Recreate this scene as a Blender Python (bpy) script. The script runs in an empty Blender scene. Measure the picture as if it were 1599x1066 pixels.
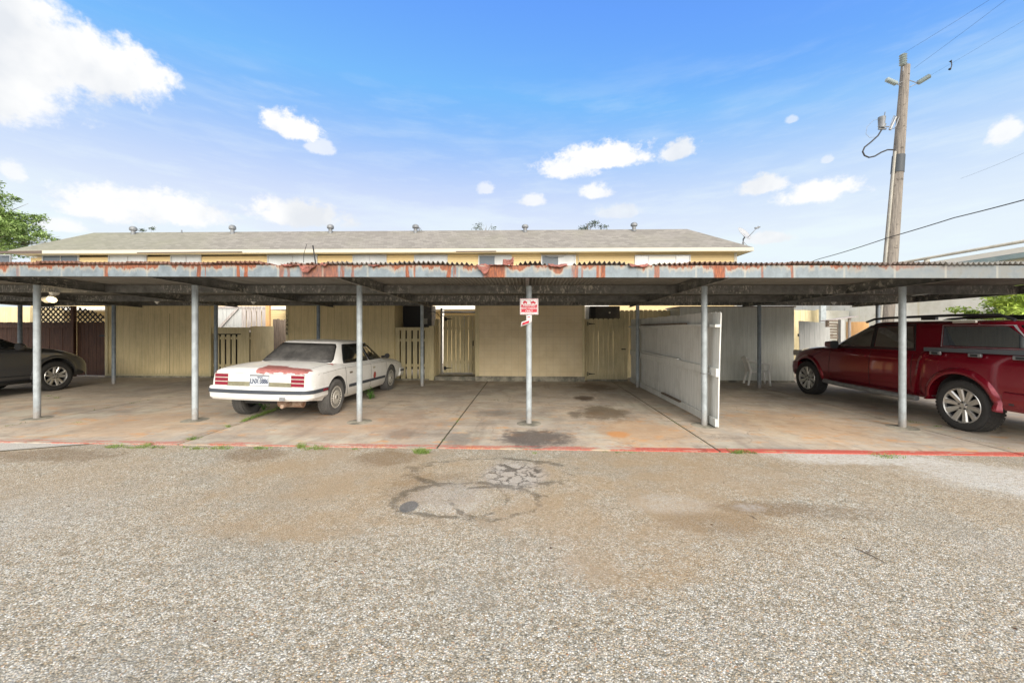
import bpy, bmesh, math, random
from mathutils import Vector, Matrix, noise as mnoise
R = math.radians
random.seed(7)
scene = bpy.context.scene
COL = scene.collection

# ------------------------------------------------------------------ camera
CF, CH, CZ, CT = 615.0, 511.0, 1.57, 0.043      # focal length in px of a 1599 px wide frame, horizon row, eye height, yaw
cam_data = bpy.data.cameras.new("camera")
cam = bpy.data.objects.new("camera", cam_data)
COL.objects.link(cam)
cam.location = (0, 0, CZ)
cam.rotation_euler = (R(90), 0, CT)
cam_data.sensor_width = 36.0
cam_data.lens = CF / 1599 * 36
cam_data.shift_y = (CH - 533.0) / 1599
cam_data.clip_start = 0.05
cam_data.clip_end = 3000
scene.camera = cam

def ray(x, y):
    u = (x - 799.5) / CF; v = (CH - y) / CF
    return (-math.sin(CT) + math.cos(CT) * u, math.cos(CT) + math.sin(CT) * u, v)
def G(x, y, z=0.0):
    d = ray(x, y); t = (z - CZ) / d[2]; return Vector((d[0] * t, d[1] * t, z))
def D(x, y, Y):
    d = ray(x, y); t = Y / d[1]; return Vector((d[0] * t, Y, CZ + d[2] * t))

# ------------------------------------------------------------------ node helpers
class NB:
    """small wrapper to write node graphs as expressions"""
    def __init__(s, tree):
        s.t = tree; s.n = tree.nodes; s.l = tree.links
    def node(s, typ, **kw):
        n = s.n.new(typ)
        for k, v in kw.items(): setattr(n, k, v)
        return n
    def put(s, sock, v):
        if v is None: return
        if hasattr(v, 'is_output') or isinstance(v, bpy.types.NodeSocket): s.l.new(v, sock)
        elif isinstance(v, (tuple, list)):
            v = tuple(v)
            if len(v) == 3 and sock.type == 'RGBA': v = v + (1,)
            sock.default_value = v
        else: sock.default_value = v
    def math(s, op, a, b=None, c=None, clamp=False):
        n = s.node('ShaderNodeMath', operation=op); n.use_clamp = clamp
        s.put(n.inputs[0], a); s.put(n.inputs[1], b); s.put(n.inputs[2], c)
        return n.outputs[0]
    def add(s, a, b): return s.math('ADD', a, b)
    def sub(s, a, b): return s.math('SUBTRACT', a, b)
    def mul(s, a, b): return s.math('MULTIPLY', a, b)
    def mx(s, a, b): return s.math('MAXIMUM', a, b)
    def mn(s, a, b): return s.math('MINIMUM', a, b)
    def sm(s, v, lo, hi):
        n = s.node('ShaderNodeMapRange', interpolation_type='SMOOTHSTEP'); n.clamp = True
        s.put(n.inputs[0], v); n.inputs[1].default_value = lo; n.inputs[2].default_value = hi
        return n.outputs[0]
    def sminv(s, v, lo, hi):      # 1 below lo, 0 above hi
        n = s.node('ShaderNodeMapRange', interpolation_type='SMOOTHSTEP'); n.clamp = True
        s.put(n.inputs[0], v); n.inputs[1].default_value = lo; n.inputs[2].default_value = hi
        n.inputs[3].default_value = 1; n.inputs[4].default_value = 0
        return n.outputs[0]
    def mix(s, f, a, b, mode='MIX'):
        n = s.node('ShaderNodeMix', data_type='RGBA', blend_type=mode)
        s.put(n.inputs[0], f); s.put(n.inputs[6], a); s.put(n.inputs[7], b)
        return n.outputs[2]
    def noise(s, vec, scale, detail=3, rough=0.55, col=False):
        n = s.node('ShaderNodeTexNoise'); s.put(n.inputs['Vector'], vec)
        n.inputs['Scale'].default_value = scale; n.inputs['Detail'].default_value = detail
        n.inputs['Roughness'].default_value = rough
        return n.outputs[1 if col else 0]
    def vor(s, vec, scale, feature='F1'):
        n = s.node('ShaderNodeTexVoronoi', feature=feature); s.put(n.inputs['Vector'], vec)
        n.inputs['Scale'].default_value = scale
        return n
    def ramp(s, f, stops, interp='LINEAR'):
        n = s.node('ShaderNodeValToRGB'); r = n.color_ramp; r.interpolation = interp
        while len(r.elements) < len(stops): r.elements.new(0.5)
        for e, (p, c) in zip(r.elements, stops): e.position = p; e.color = tuple(c)[:3] + (1,)
        s.put(n.inputs[0], f); return n.outputs[0]
    def scale(s, vec, sx, sy, sz):
        n = s.node('ShaderNodeVectorMath', operation='MULTIPLY'); s.put(n.inputs[0], vec)
        n.inputs[1].default_value = (sx, sy, sz); return n.outputs[0]
    def vadd(s, a, b):
        n = s.node('ShaderNodeVectorMath', operation='ADD'); s.put(n.inputs[0], a); s.put(n.inputs[1], b); return n.outputs[0]
    def sep(s, vec):
        n = s.node('ShaderNodeSeparateXYZ'); s.put(n.inputs[0], vec); return n.outputs
    def ell(s, X, Y, cx, cy, rx, ry):       # normalised distance from an ellipse centre
        dx = s.math('DIVIDE', s.sub(X, cx), rx); dy = s.math('DIVIDE', s.sub(Y, cy), ry)
        return s.math('SQRT', s.add(s.mul(dx, dx), s.mul(dy, dy)))
    def pos(s): return s.node('ShaderNodeNewGeometry').outputs['Position']
    def obj(s): return s.node('ShaderNodeTexCoord').outputs['Object']
    def bump(s, h, strength=0.3, dist=0.01):
        n = s.node('ShaderNodeBump'); n.inputs['Strength'].default_value = strength
        n.inputs['Distance'].default_value = dist; s.put(n.inputs['Height'], h); return n.outputs[0]

def newmat(name, col=(0.5, 0.5, 0.5), rough=0.6, metal=0.0, fn=None, **kw):
    m = bpy.data.materials.new(name); m.use_nodes = True
    b = NB(m.node_tree); p = b.n['Principled BSDF']
    p.inputs['Base Color'].default_value = tuple(col)[:3] + (1,)
    p.inputs['Roughness'].default_value = rough; p.inputs['Metallic'].default_value = metal
    for k, v in kw.items(): p.inputs[k.replace('_', ' ')].default_value = v
    if fn:
        r = fn(b) or {}
        for k, v in r.items(): b.put(p.inputs[k], v)
    return m

# ------------------------------------------------------------------ world: sky with clouds
EXPO = 0.75
world = bpy.data.worlds.new("World"); scene.world = world; world.use_nodes = True
w = NB(world.node_tree)
SUN_EL, SUN_AZ = R(25), R(160)         # sun behind the camera and to its right
sky = w.node('ShaderNodeTexSky', sky_type='NISHITA'); sky.sun_disc = False
sky.sun_elevation = SUN_EL; sky.sun_rotation = SUN_AZ
sky.air_density = 1.0; sky.dust_density = 0.6; sky.ozone_density = 3.0
gen = w.node('ShaderNodeTexCoord').outputs['Generated']
gx, gy, gz = w.sep(gen)
az = w.math('ARCTAN2', gx, gy)
el = w.math('ARCSINE', gz)
def azel(x, y):
    d = ray(x, y); return math.atan2(d[0], d[1]), math.atan2(d[2], math.hypot(d[0], d[1]))
warp = w.noise(gen, 9, 9, 0.62)
warp2 = w.noise(gen, 34, 5, 0.6)
fine1 = w.noise(w.scale(gen, 1, 1, 1.5), 22, 9, 0.66)
fine2 = w.noise(gen, 60, 5, 0.65)
wobs = w.add(w.mul(w.sub(fine1, 0.5), 2.0), w.mul(w.sub(fine2, 0.5), 0.7))
wob = w.add(w.add(w.mul(w.sub(warp, 0.5), 1.3), w.mul(w.sub(warp2, 0.5), 0.9)), w.mul(w.sub(fine2, 0.5), 0.5))
clouds = [  # px box in the photograph: the direction each cloud stands in
    (-150, -60, 170, 178, 1.25), (20, 40, 262, 150, 1.1), (-160, 60, 130, 190, 1.2),
    (412, 178, 505, 216, 1), (480, 215, 520, 240, .6), (870, 226, 1010, 262, 1), (838, 246, 930, 278, .9), (1030, 220, 1090, 248, .9),
    (90, 292, 240, 345, 1), (180, 300, 358, 348, 1), (400, 314, 540, 352, 1), (905, 288, 956, 310, .9), (812, 303, 852, 322, .8),
    (1150, 274, 1235, 302, .95), (1215, 282, 1340, 314, .95), (1545, 184, 1597, 224, .9), (1165, 362, 1236, 380, .9),
    (1225, 180, 1246, 192, .5), (1283, 243, 1300, 254, .5), (0, 250, 40, 280, .8), (745, 286, 770, 302, .6), (930, 318, 1000, 340, .6), (60, 340, 140, 362, .8)]
mask = None
for (x0, y0, x1, y1, s_) in clouds:
    a0, e0 = azel(x0, (y0 + y1) / 2); a1, e1 = azel(x1, (y0 + y1) / 2)
    et = azel((x0 + x1) / 2, y0)[1]; eb = azel((x0 + x1) / 2, y1)[1]
    big = x1 - x0 > 130 and y1 - y0 > 90
    c = azel((x0 + x1) / 2, y0 + (y1 - y0) * (.5 if big else .68))     # flat-based: the body sits low in its box
    up = abs(et - c[1]) * 1.05; dn = abs(c[1] - eb) * 1.1
    dx = w.math('DIVIDE', w.sub(az, c[0]), abs(a1 - a0) / 2 * 1.05)
    ey = w.sub(el, c[1]); dy = w.mx(w.math('DIVIDE', ey, up), w.math('DIVIDE', ey, -dn))
    d = w.math('SQRT', w.add(w.mul(dx, dx), w.mul(dy, dy)))
    m = w.mul(w.sminv(w.add(d, wob if big else wobs), 0.66, 1.16 if big else 1.28), min(1, s_))
    mask = m if mask is None else w.mx(mask, m)
# unseen clouds behind, beside and overhead, added as white fill light
gen_m = w.sm(w.noise(gen, 2.6, 8, 0.6), 0.36, 0.56)
side = w.mx(w.sm(w.math('ABSOLUTE', az), 1.02, 1.35), w.sm(el, 0.72, 0.95))
mask = w.mx(mask, w.mul(w.mul(gen_m, side), w.sm(el, 0.03, 0.15)))
# thin high veil, denser low down
veil_n = w.noise(w.scale(gen, 1.0, 1.0, 6), 3.0, 8, 0.62)
streak = w.mul(w.sub(veil_n, 0.5), 1.25)
veil = w.sminv(w.add(el, w.mul(streak, 0.28)), 0.12, 0.52)
veil = w.add(w.mul(veil, 0.95), w.mul(w.mul(w.sm(veil_n, 0.48, 0.70), w.sminv(el, 0.40, 0.62)), 0.30))
STR = 0.10
hsv = w.node('ShaderNodeHueSaturation'); hsv.inputs['Saturation'].default_value = 1.12
hsv.inputs['Value'].default_value = 1.0
w.put(hsv.inputs['Color'], sky.outputs[0])
SKYMUL = (1.56, 1.80, 2.23)
skyc = w.mix(1.0, hsv.outputs[0], SKYMUL + (1,), 'MULTIPLY')
skyc = w.mix(1.0, skyc, (9, 3.0, 5.8, 1), 'DARKEN')
skyc = w.mix(w.mn(veil, 1.0), skyc, (4.95, 5.6, 5.9, 1))
cshade = w.ramp(w.noise(w.vadd(gen, (0.0, 0.0, 0.03)), 5, 5, 0.55), [(0.36, (4.85, 5.05, 5.35)), (0.5, (5.9, 5.95, 6.0)), (0.6, (6.3, 6.25, 6.2))])
back = w.sm(w.math('ABSOLUTE', az), 1.25, 2.1)
cshade = w.mix(1.0, cshade, w.mix(back, (1, 1, 1, 1), (2.6, 2.5, 2.35, 1)), 'MULTIPLY')  # unseen clouds behind the camera brightened to light the carport interior
skyc = w.mix(mask, skyc, cshade)
bg = w.n['Background']; w.put(bg.inputs['Color'], skyc); bg.inputs['Strength'].default_value = STR

# ------------------------------------------------------------------ sun behind thin cloud, view
sun_d = bpy.data.lights.new("sun", 'SUN'); sun_d.energy = 2.35; sun_d.angle = R(36); sun_d.color = (1, 0.925, 0.80)
sun = bpy.data.objects.new("sun", sun_d); COL.objects.link(sun)
sdir = Vector((math.sin(SUN_AZ) * math.cos(SUN_EL), math.cos(SUN_AZ) * math.cos(SUN_EL), math.sin(SUN_EL)))
sun.rotation_euler = sdir.to_track_quat('Z', 'Y').to_euler()
sun.location = (0, -5, 20)
vs = scene.view_settings
scene.display_settings.display_device = 'sRGB'
vs.view_transform = 'Standard'; vs.look = 'None'; vs.exposure = EXPO; vs.gamma = 1.0; vs.use_curve_mapping = False

# ------------------------------------------------------------------ mesh helpers
def tag(o, label=None, cat=None, group=None, kind=None):
    if label: o['label'] = label
    if cat: o['category'] = cat
    if group: o['group'] = group
    if kind: o['kind'] = kind
    return o
def thing(name, label, cat, loc=(0, 0, 0), rz=0.0, group=None):
    o = bpy.data.objects.new(name, None); COL.objects.link(o)
    o.empty_display_size = 0.2
    o.location = loc; o.rotation_euler = (0, 0, rz)
    return tag(o, label, cat, group)

class MB:
    def __init__(s): s.v = []; s.f = []; s.m = []; s.sm = []
    def raw(s, verts, faces, mi=0, smooth=True):
        o = len(s.v); s.v += [tuple(v) for v in verts]
        for f in faces: s.f.append([o + i for i in f]); s.m.append(mi); s.sm.append(smooth)
        return s
    def box(s, a, b, mi=0):
        x0, y0, z0 = [min(p, q) for p, q in zip(a, b)]; x1, y1, z1 = [max(p, q) for p, q in zip(a, b)]
        return s.raw([(x0, y0, z0), (x1, y0, z0), (x1, y1, z0), (x0, y1, z0), (x0, y0, z1), (x1, y0, z1), (x1, y1, z1), (x0, y1, z1)],
                     [(0, 3, 2, 1), (4, 5, 6, 7), (0, 1, 5, 4), (1, 2, 6, 5), (2, 3, 7, 6), (3, 0, 4, 7)], mi, False)
    def bar(s, p, q, w_, h_, up=(0, 0, 1), mi=0):       # box beam from p to q, w_ across, h_ along up
        p = Vector(p); q = Vector(q); d = (q - p).normalized(); u = Vector(up); r = d.cross(u)
        if r.length < 1e-4: r = d.cross(Vector((1, 0, 0)))
        r.normalize(); u = r.cross(d).normalized()
        vs_ = []
        for c in (p, q):
            for a, b in ((-1, -1), (1, -1), (1, 1), (-1, 1)): vs_.append(c + r * (a * w_ / 2) + u * (b * h_ / 2))
        return s.raw(vs_, [(0, 3, 2, 1), (4, 5, 6, 7), (0, 1, 5, 4), (1, 2, 6, 5), (2, 3, 7, 6), (3, 0, 4, 7)], mi, False)
    def tube(s, pts, r, n=10, mi=0, cap=True):
        pts = [Vector(p) for p in pts]; rs = r if isinstance(r, (list, tuple)) else [r] * len(pts)
        vs_ = []; fs = []; prev = None
        for i, p in enumerate(pts):
            d = (pts[min(i + 1, len(pts) - 1)] - pts[max(i - 1, 0)]).normalized()
            if prev is None:
                a = Vector((0, 0, 1)) if abs(d.z) < 0.9 else Vector((1, 0, 0)); u = d.cross(a).normalized()
            else: u = (prev - d * prev.dot(d)).normalized()
            prev = u; v = d.cross(u)
            for k in range(n):
                t = 2 * math.pi * k / n; vs_.append(p + (u * math.cos(t) + v * math.sin(t)) * rs[i])
        for i in range(len(pts) - 1):
            for k in range(n):
                k2 = (k + 1) % n; fs.append((i * n + k, i * n + k2, (i + 1) * n + k2, (i + 1) * n + k))
        s.raw(vs_, fs, mi, True)
        if cap:
            o = len(s.v) - len(vs_)
            s.f.append([o + k for k in reversed(range(n))]); s.m.append(mi); s.sm.append(False)
            s.f.append([o + (len(pts) - 1) * n + k for k in range(n)]); s.m.append(mi); s.sm.append(False)
        return s
    def lathe(s, prof, c=(0, 0, 0), axis='z', n=24, mi=0, mfn=None):      # prof: (radius, height along axis)
        vs_ = []; fs = []; cx, cy, cz = c
        for (r, h) in prof:
            for k in range(n):
                t = 2 * math.pi * k / n; a, b = r * math.cos(t), r * math.sin(t)
                if axis == 'z': vs_.append((cx + a, cy + b, cz + h))
                elif axis == 'y': vs_.append((cx + b, cy + h, cz + a))
                else: vs_.append((cx + h, cy + a, cz + b))
        for i in range(len(prof) - 1):
            for k in range(n):
                k2 = (k + 1) % n; fs.append((i * n + k, i * n + k2, (i + 1) * n + k2, (i + 1) * n + k))
        return s.raw(vs_, fs, mi, True)
    def prism(s, poly, depth, mi=0, plane='xz', at=0.0):   # polygon extruded
        n = len(poly)
        def P(a, b, d):
            return (a, d, b) if plane == 'xz' else ((d, a, b) if plane == 'yz' else (a, b, d))
        vs_ = [P(a, b, at) for a, b in poly] + [P(a, b, at + depth) for a, b in poly]
        fs = [tuple(range(n)), tuple(reversed(range(n, 2 * n)))] + [(i, n + i, n + (i + 1) % n, (i + 1) % n) for i in range(n)]
        return s.raw(vs_, fs, mi, False)
    def grid(s, fn, nu, nv, mi=0, smooth=True):
        vs_ = [fn(i / nu, j / nv) for j in range(nv + 1) for i in range(nu + 1)]
        fs = [(j * (nu + 1) + i, j * (nu + 1) + i + 1, (j + 1) * (nu + 1) + i + 1, (j + 1) * (nu + 1) + i) for j in range(nv) for i in range(nu)]
        return s.raw(vs_, fs, mi, smooth)
    def build(s, name, mats, parent=None, world=True, angle=35, recalc=True, bevel=0):
        me = bpy.data.meshes.new(name)
        off = Vector((0, 0, 0))
        if parent is not None and world:
            r = parent
            while r is not None: off += Vector(r.location); r = r.parent
        me.from_pydata([tuple(Vector(v) - off) for v in s.v], [], s.f)
        if not isinstance(mats, (list, tuple)): mats = [mats]
        for m in mats: me.materials.append(m)
        for i, p in enumerate(me.polygons): p.material_index = s.m[i]; p.use_smooth = s.sm[i]
        finish(me, angle, recalc)
        o = bpy.data.objects.new(name, me); COL.objects.link(o)
        if parent is not None: o.parent = parent
        if bevel:
            md = o.modifiers.new('bevel', 'BEVEL'); md.width = bevel; md.segments = 2; md.limit_method = 'ANGLE'
        return o

def finish(me, angle=35, recalc=True):
    bm = bmesh.new(); bm.from_mesh(me)
    if recalc: bmesh.ops.recalc_face_normals(bm, faces=bm.faces)
    ca = math.radians(angle)
    for e in bm.edges:
        if len(e.link_faces) == 2: e.smooth = e.calc_face_angle(0) < ca
    bm.to_mesh(me); bm.free(); me.update()

def struct(o, label=None):
    o['kind'] = 'structure'
    if label: o['label'] = label
    return o

def text_mesh(name, s_, size, mat, parent, loc, rot=(R(90), 0, 0), extrude=0.001, bold=0.0, sx=1.0):
    cu = bpy.data.curves.new(name, 'FONT'); cu.body = s_; cu.size = size; cu.align_x = 'CENTER'; cu.align_y = 'CENTER'
    cu.extrude = extrude; cu.offset = bold
    t = bpy.data.objects.new(name + '_tmp', cu); COL.objects.link(t)
    dg = bpy.context.evaluated_depsgraph_get(); me = bpy.data.meshes.new_from_object(t.evaluated_get(dg))
    bpy.data.objects.remove(t); bpy.data.curves.remove(cu)
    me.name = name; me.materials.clear(); me.materials.append(mat)
    M_ = Matrix.Translation(loc) @ Matrix.Rotation(rot[2], 4, 'Z') @ Matrix.Rotation(rot[0], 4, 'X') @ Matrix.Rotation(rot[1], 4, 'Z') @ Matrix.Diagonal((sx, 1, 1, 1))
    me.transform(M_)
    o = bpy.data.objects.new(name, me); COL.objects.link(o)
    if parent is not None:
        o.parent = parent
    return o
# ------------------------------------------------------------------ materials
def gbox(x0, y0, x1, y1):       # ground ellipse under a box of the photograph
    a = G((x0 + x1) / 2, y0); c = G((x0 + x1) / 2, y1); l = G(x0, (y0 + y1) / 2); r = G(x1, (y0 + y1) / 2)
    return ((l.x + r.x) / 2, (a.y + c.y) / 2, abs(r.x - l.x) / 2, abs(a.y - c.y) / 2)

def f_gravel(b):
    P = b.pos(); X, Y, Z = b.sep(P)
    P2 = b.vadd(P, b.scale(b.noise(P, 30, 2, 0.5, True), 0.012, 0.012, 0))
    v = b.vor(P2, 105); r, g_, bl = b.sep(v.outputs['Color'])
    stone = b.ramp(r, [(0.0, (0.16, 0.155, 0.13)), (0.12, (0.25, 0.23, 0.185)), (0.28, (0.43, 0.32, 0.20)), (0.40, (0.35, 0.345, 0.30)), (0.6, (0.49, 0.42, 0.31)), (0.82, (0.56, 0.54, 0.47)), (0.95, (0.70, 0.69, 0.62)), (1.0, (0.38, 0.22, 0.13))])
    cl1 = b.noise(P, 21, 4, 0.7); cl2 = b.noise(P, 5.5, 5, 0.7)
    stone = b.mix(b.mul(b.sm(cl1, 0.50, 0.66), 0.62), stone, (0.15, 0.14, 0.11, 1))
    stone = b.mix(b.mul(b.sminv(cl1, 0.34, 0.46), 0.45), stone, (0.62, 0.60, 0.53, 1))
    stone = b.mix(b.mul(b.sm(cl2, 0.50, 0.66), 0.42), stone, (0.26, 0.21, 0.15, 1))
    stone = b.mix(b.mul(b.sminv(cl2, 0.34, 0.46), 0.25), stone, (0.50, 0.50, 0.46, 1))
    warmz = b.mul(b.sm(Y, 2.2, 3.6), b.sm(b.noise(P, 0.9, 6, 0.65), 0.36, 0.60))
    stone = b.mix(b.mul(warmz, 0.42), stone, (0.40, 0.30, 0.195, 1))
    grz = b.mul(b.sm(b.noise(b.vadd(P, (7.0, 3.0, 0.0)), 0.7, 6, 0.65), 0.50, 0.66), 0.35)
    stone = b.mix(grz, stone, (0.27, 0.265, 0.235, 1))
    # some cells are bare binder between the stones
    edge = b.sm(v.outputs['Distance'], 0.30, 0.62)
    v2 = b.vor(P, 150); r2, _, _ = b.sep(v2.outputs['Color'])
    stone = b.mix(b.mul(edge, 0.6), stone, b.ramp(r2, [(0, (0.13, 0.12, 0.10)), (1, (0.30, 0.27, 0.215))]))
    big = b.noise(P, 0.55, 5, 0.6); med = b.noise(P, 2.2, 5, 0.65)
    wob = b.add(b.mul(b.sub(b.noise(P, 1.3, 6, 0.65), 0.5), 1.7), b.mul(b.sub(b.noise(P, 7, 6, 0.75), 0.5), 1.3))
    # dusty tan film
    tan = None
    for bx in ((330, 690, 720, 800), (820, 700, 1330, 800), (700, 760, 1250, 860), (300, 790, 620, 850), (860, 840, 1150, 930)):
        cx, cy, rx, ry = gbox(*bx); m = b.sminv(b.add(b.ell(X, Y, cx, cy, rx, ry), wob), 0.55, 1.25)
        tan = m if tan is None else b.mx(tan, m)
    tan = b.mul(tan, b.add(0.35, b.mul(b.sm(med, 0.40, 0.60), 0.6)))
    grain = b.noise(P, 120, 2, 0.6)
    tanc = b.mix(grain, (0.22, 0.16, 0.10, 1), (0.44, 0.335, 0.22, 1))
    c = b.mix(b.mul(tan, 0.62), stone, tanc)
    # grey worn areas
    c = b.mix(b.mul(b.sm(big, 0.5, 0.72), 0.22), c, (0.35, 0.345, 0.32, 1))
    # paler relaid strips against the slab, the left one ends in a dark seam
    seam = b.sub(Y, b.add(b.mul(b.add(X, 6.1), 0.42), 4.98))
    lft = b.mul(b.sm(seam, -0.02, 0.02), b.sminv(X, -5.6, -5.2))
    c = b.mix(b.mul(lft, 0.55), c, (0.50, 0.50, 0.47, 1))
    c = b.mix(b.mul(b.mul(b.sminv(b.math('ABSOLUTE', b.add(seam, b.mul(b.sub(med, 0.5), 0.06))), 0.012, 0.045), b.sminv(X, -5.0, -4.4)), 0.85), c, (0.07, 0.065, 0.05, 1))
    for bx, a_ in (((1200, 706, 1470, 726), .7), ((1430, 715, 1700, 790), .6), ((985, 772, 1130, 806), .22), ((640, 748, 770, 800), .35), ((1140, 785, 1200, 800), .6)):
        cx, cy, rx, ry = gbox(*bx); m_ = b.sminv(b.add(b.ell(X, Y, cx, cy, rx, ry), wob), 0.5, 1.2)
        c = b.mix(b.mul(m_, b.mul(a_, b.sm(cl1, 0.3, 0.6))), c, (0.55, 0.54, 0.50, 1))
    # dark damp patches by the slab
    dark = None
    for bx in ((548, 700, 650, 730), (345, 697, 450, 722), (600, 735, 770, 790), (-60, 700, 190, 722), (1180, 785, 1400, 815), (1020, 795, 1200, 840), (1090, 780, 1330, 808)):
        cx, cy, rx, ry = gbox(*bx); m = b.sminv(b.add(b.ell(X, Y, cx, cy, rx, ry), wob), 0.6, 1.15)
        if bx[0] in (600, 1180, 1020): m = b.mul(m, 0.6)
        dark = m if dark is None else b.mx(dark, m)
    c = b.mix(b.mul(dark, 0.42), c, (0.16, 0.115, 0.08, 1))
    # broken old patch: ring of cracks and alligator cracking
    wob2 = b.mul(b.sub(b.noise(P, 2.4, 4, 0.6), 0.5), 0.8)
    ring = None
    for bx, wd in (((612, 752, 850, 812), 0.05), ((630, 715, 900, 762), 0.05), ((700, 750, 790, 808), 0.04)):
        cx, cy, rx, ry = gbox(*bx); d = b.add(b.ell(X, Y, cx, cy, rx, ry), wob2)
        m = b.sminv(b.math('ABSOLUTE', b.sub(d, 0.95)), wd * 0.5, wd * 2.2)
        ring = m if ring is None else b.mx(ring, m)
    ring = b.mul(b.mul(ring, b.sm(b.noise(P, 3.4, 5, 0.7), 0.38, 0.58)), 0.75)
    cr = b.vor(b.vadd(P, b.scale(b.noise(P, 8, 4, 0.7, True), 0.26, 0.26, 0)), 8.0, 'DISTANCE_TO_EDGE').outputs['Distance']
    cx, cy, rx, ry = gbox(755, 722, 850, 765)
    al = b.sminv(b.add(b.ell(X, Y, cx, cy, rx, ry), b.mul(wob, 0.8)), 0.6, 1.3)
    crk = b.mul(b.sminv(b.sub(cr, b.mul(b.sub(cl2, 0.5), 0.18)), 0.01, 0.10), al)
    c = b.mix(b.mul(al, 0.5), c, (0.42, 0.40, 0.37, 1))
    crk = b.mul(crk, b.sm(b.noise(P, 9, 4, 0.7), 0.28, 0.46))
    c = b.mix(b.mul(b.mx(ring, crk), 0.78), c, (0.095, 0.088, 0.08, 1))
    # round tar patch
    cx, cy, rx, ry = gbox(624, 782, 652, 800)
    c = b.mix(b.mul(b.sminv(b.add(b.ell(X, Y, cx, cy, rx, ry), b.mul(wob, .2)), 0.85, 1.1), 0.8), c, (0.14, 0.14, 0.14, 1))
    # fine leaf litter and dark flecks
    fl = b.vor(P, 5.5); f1, f2, f3 = b.sep(fl.outputs['Color'])
    c = b.mix(b.mul(b.sminv(fl.outputs['Distance'], 0.03, 0.075), b.sm(f1, 0.72, 0.76)), c, (0.10, 0.065, 0.04, 1))
    bc = b.node('ShaderNodeBrightContrast'); b.put(bc.inputs['Color'], c); bc.inputs['Contrast'].default_value = 0.28; bc.inputs['Bright'].default_value = 0.05; c = bc.outputs[0]
    c = b.mix(1.0, c, (0.98, 1.0, 1.05, 1), 'MULTIPLY')
    h = b.sub(b.mul(v.outputs['Distance'], -1.0), b.mul(crk, 2.0))
    return {'Base Color': c, 'Roughness': 0.92, 'Normal': b.bump(h, 0.55, 0.012)}

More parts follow.
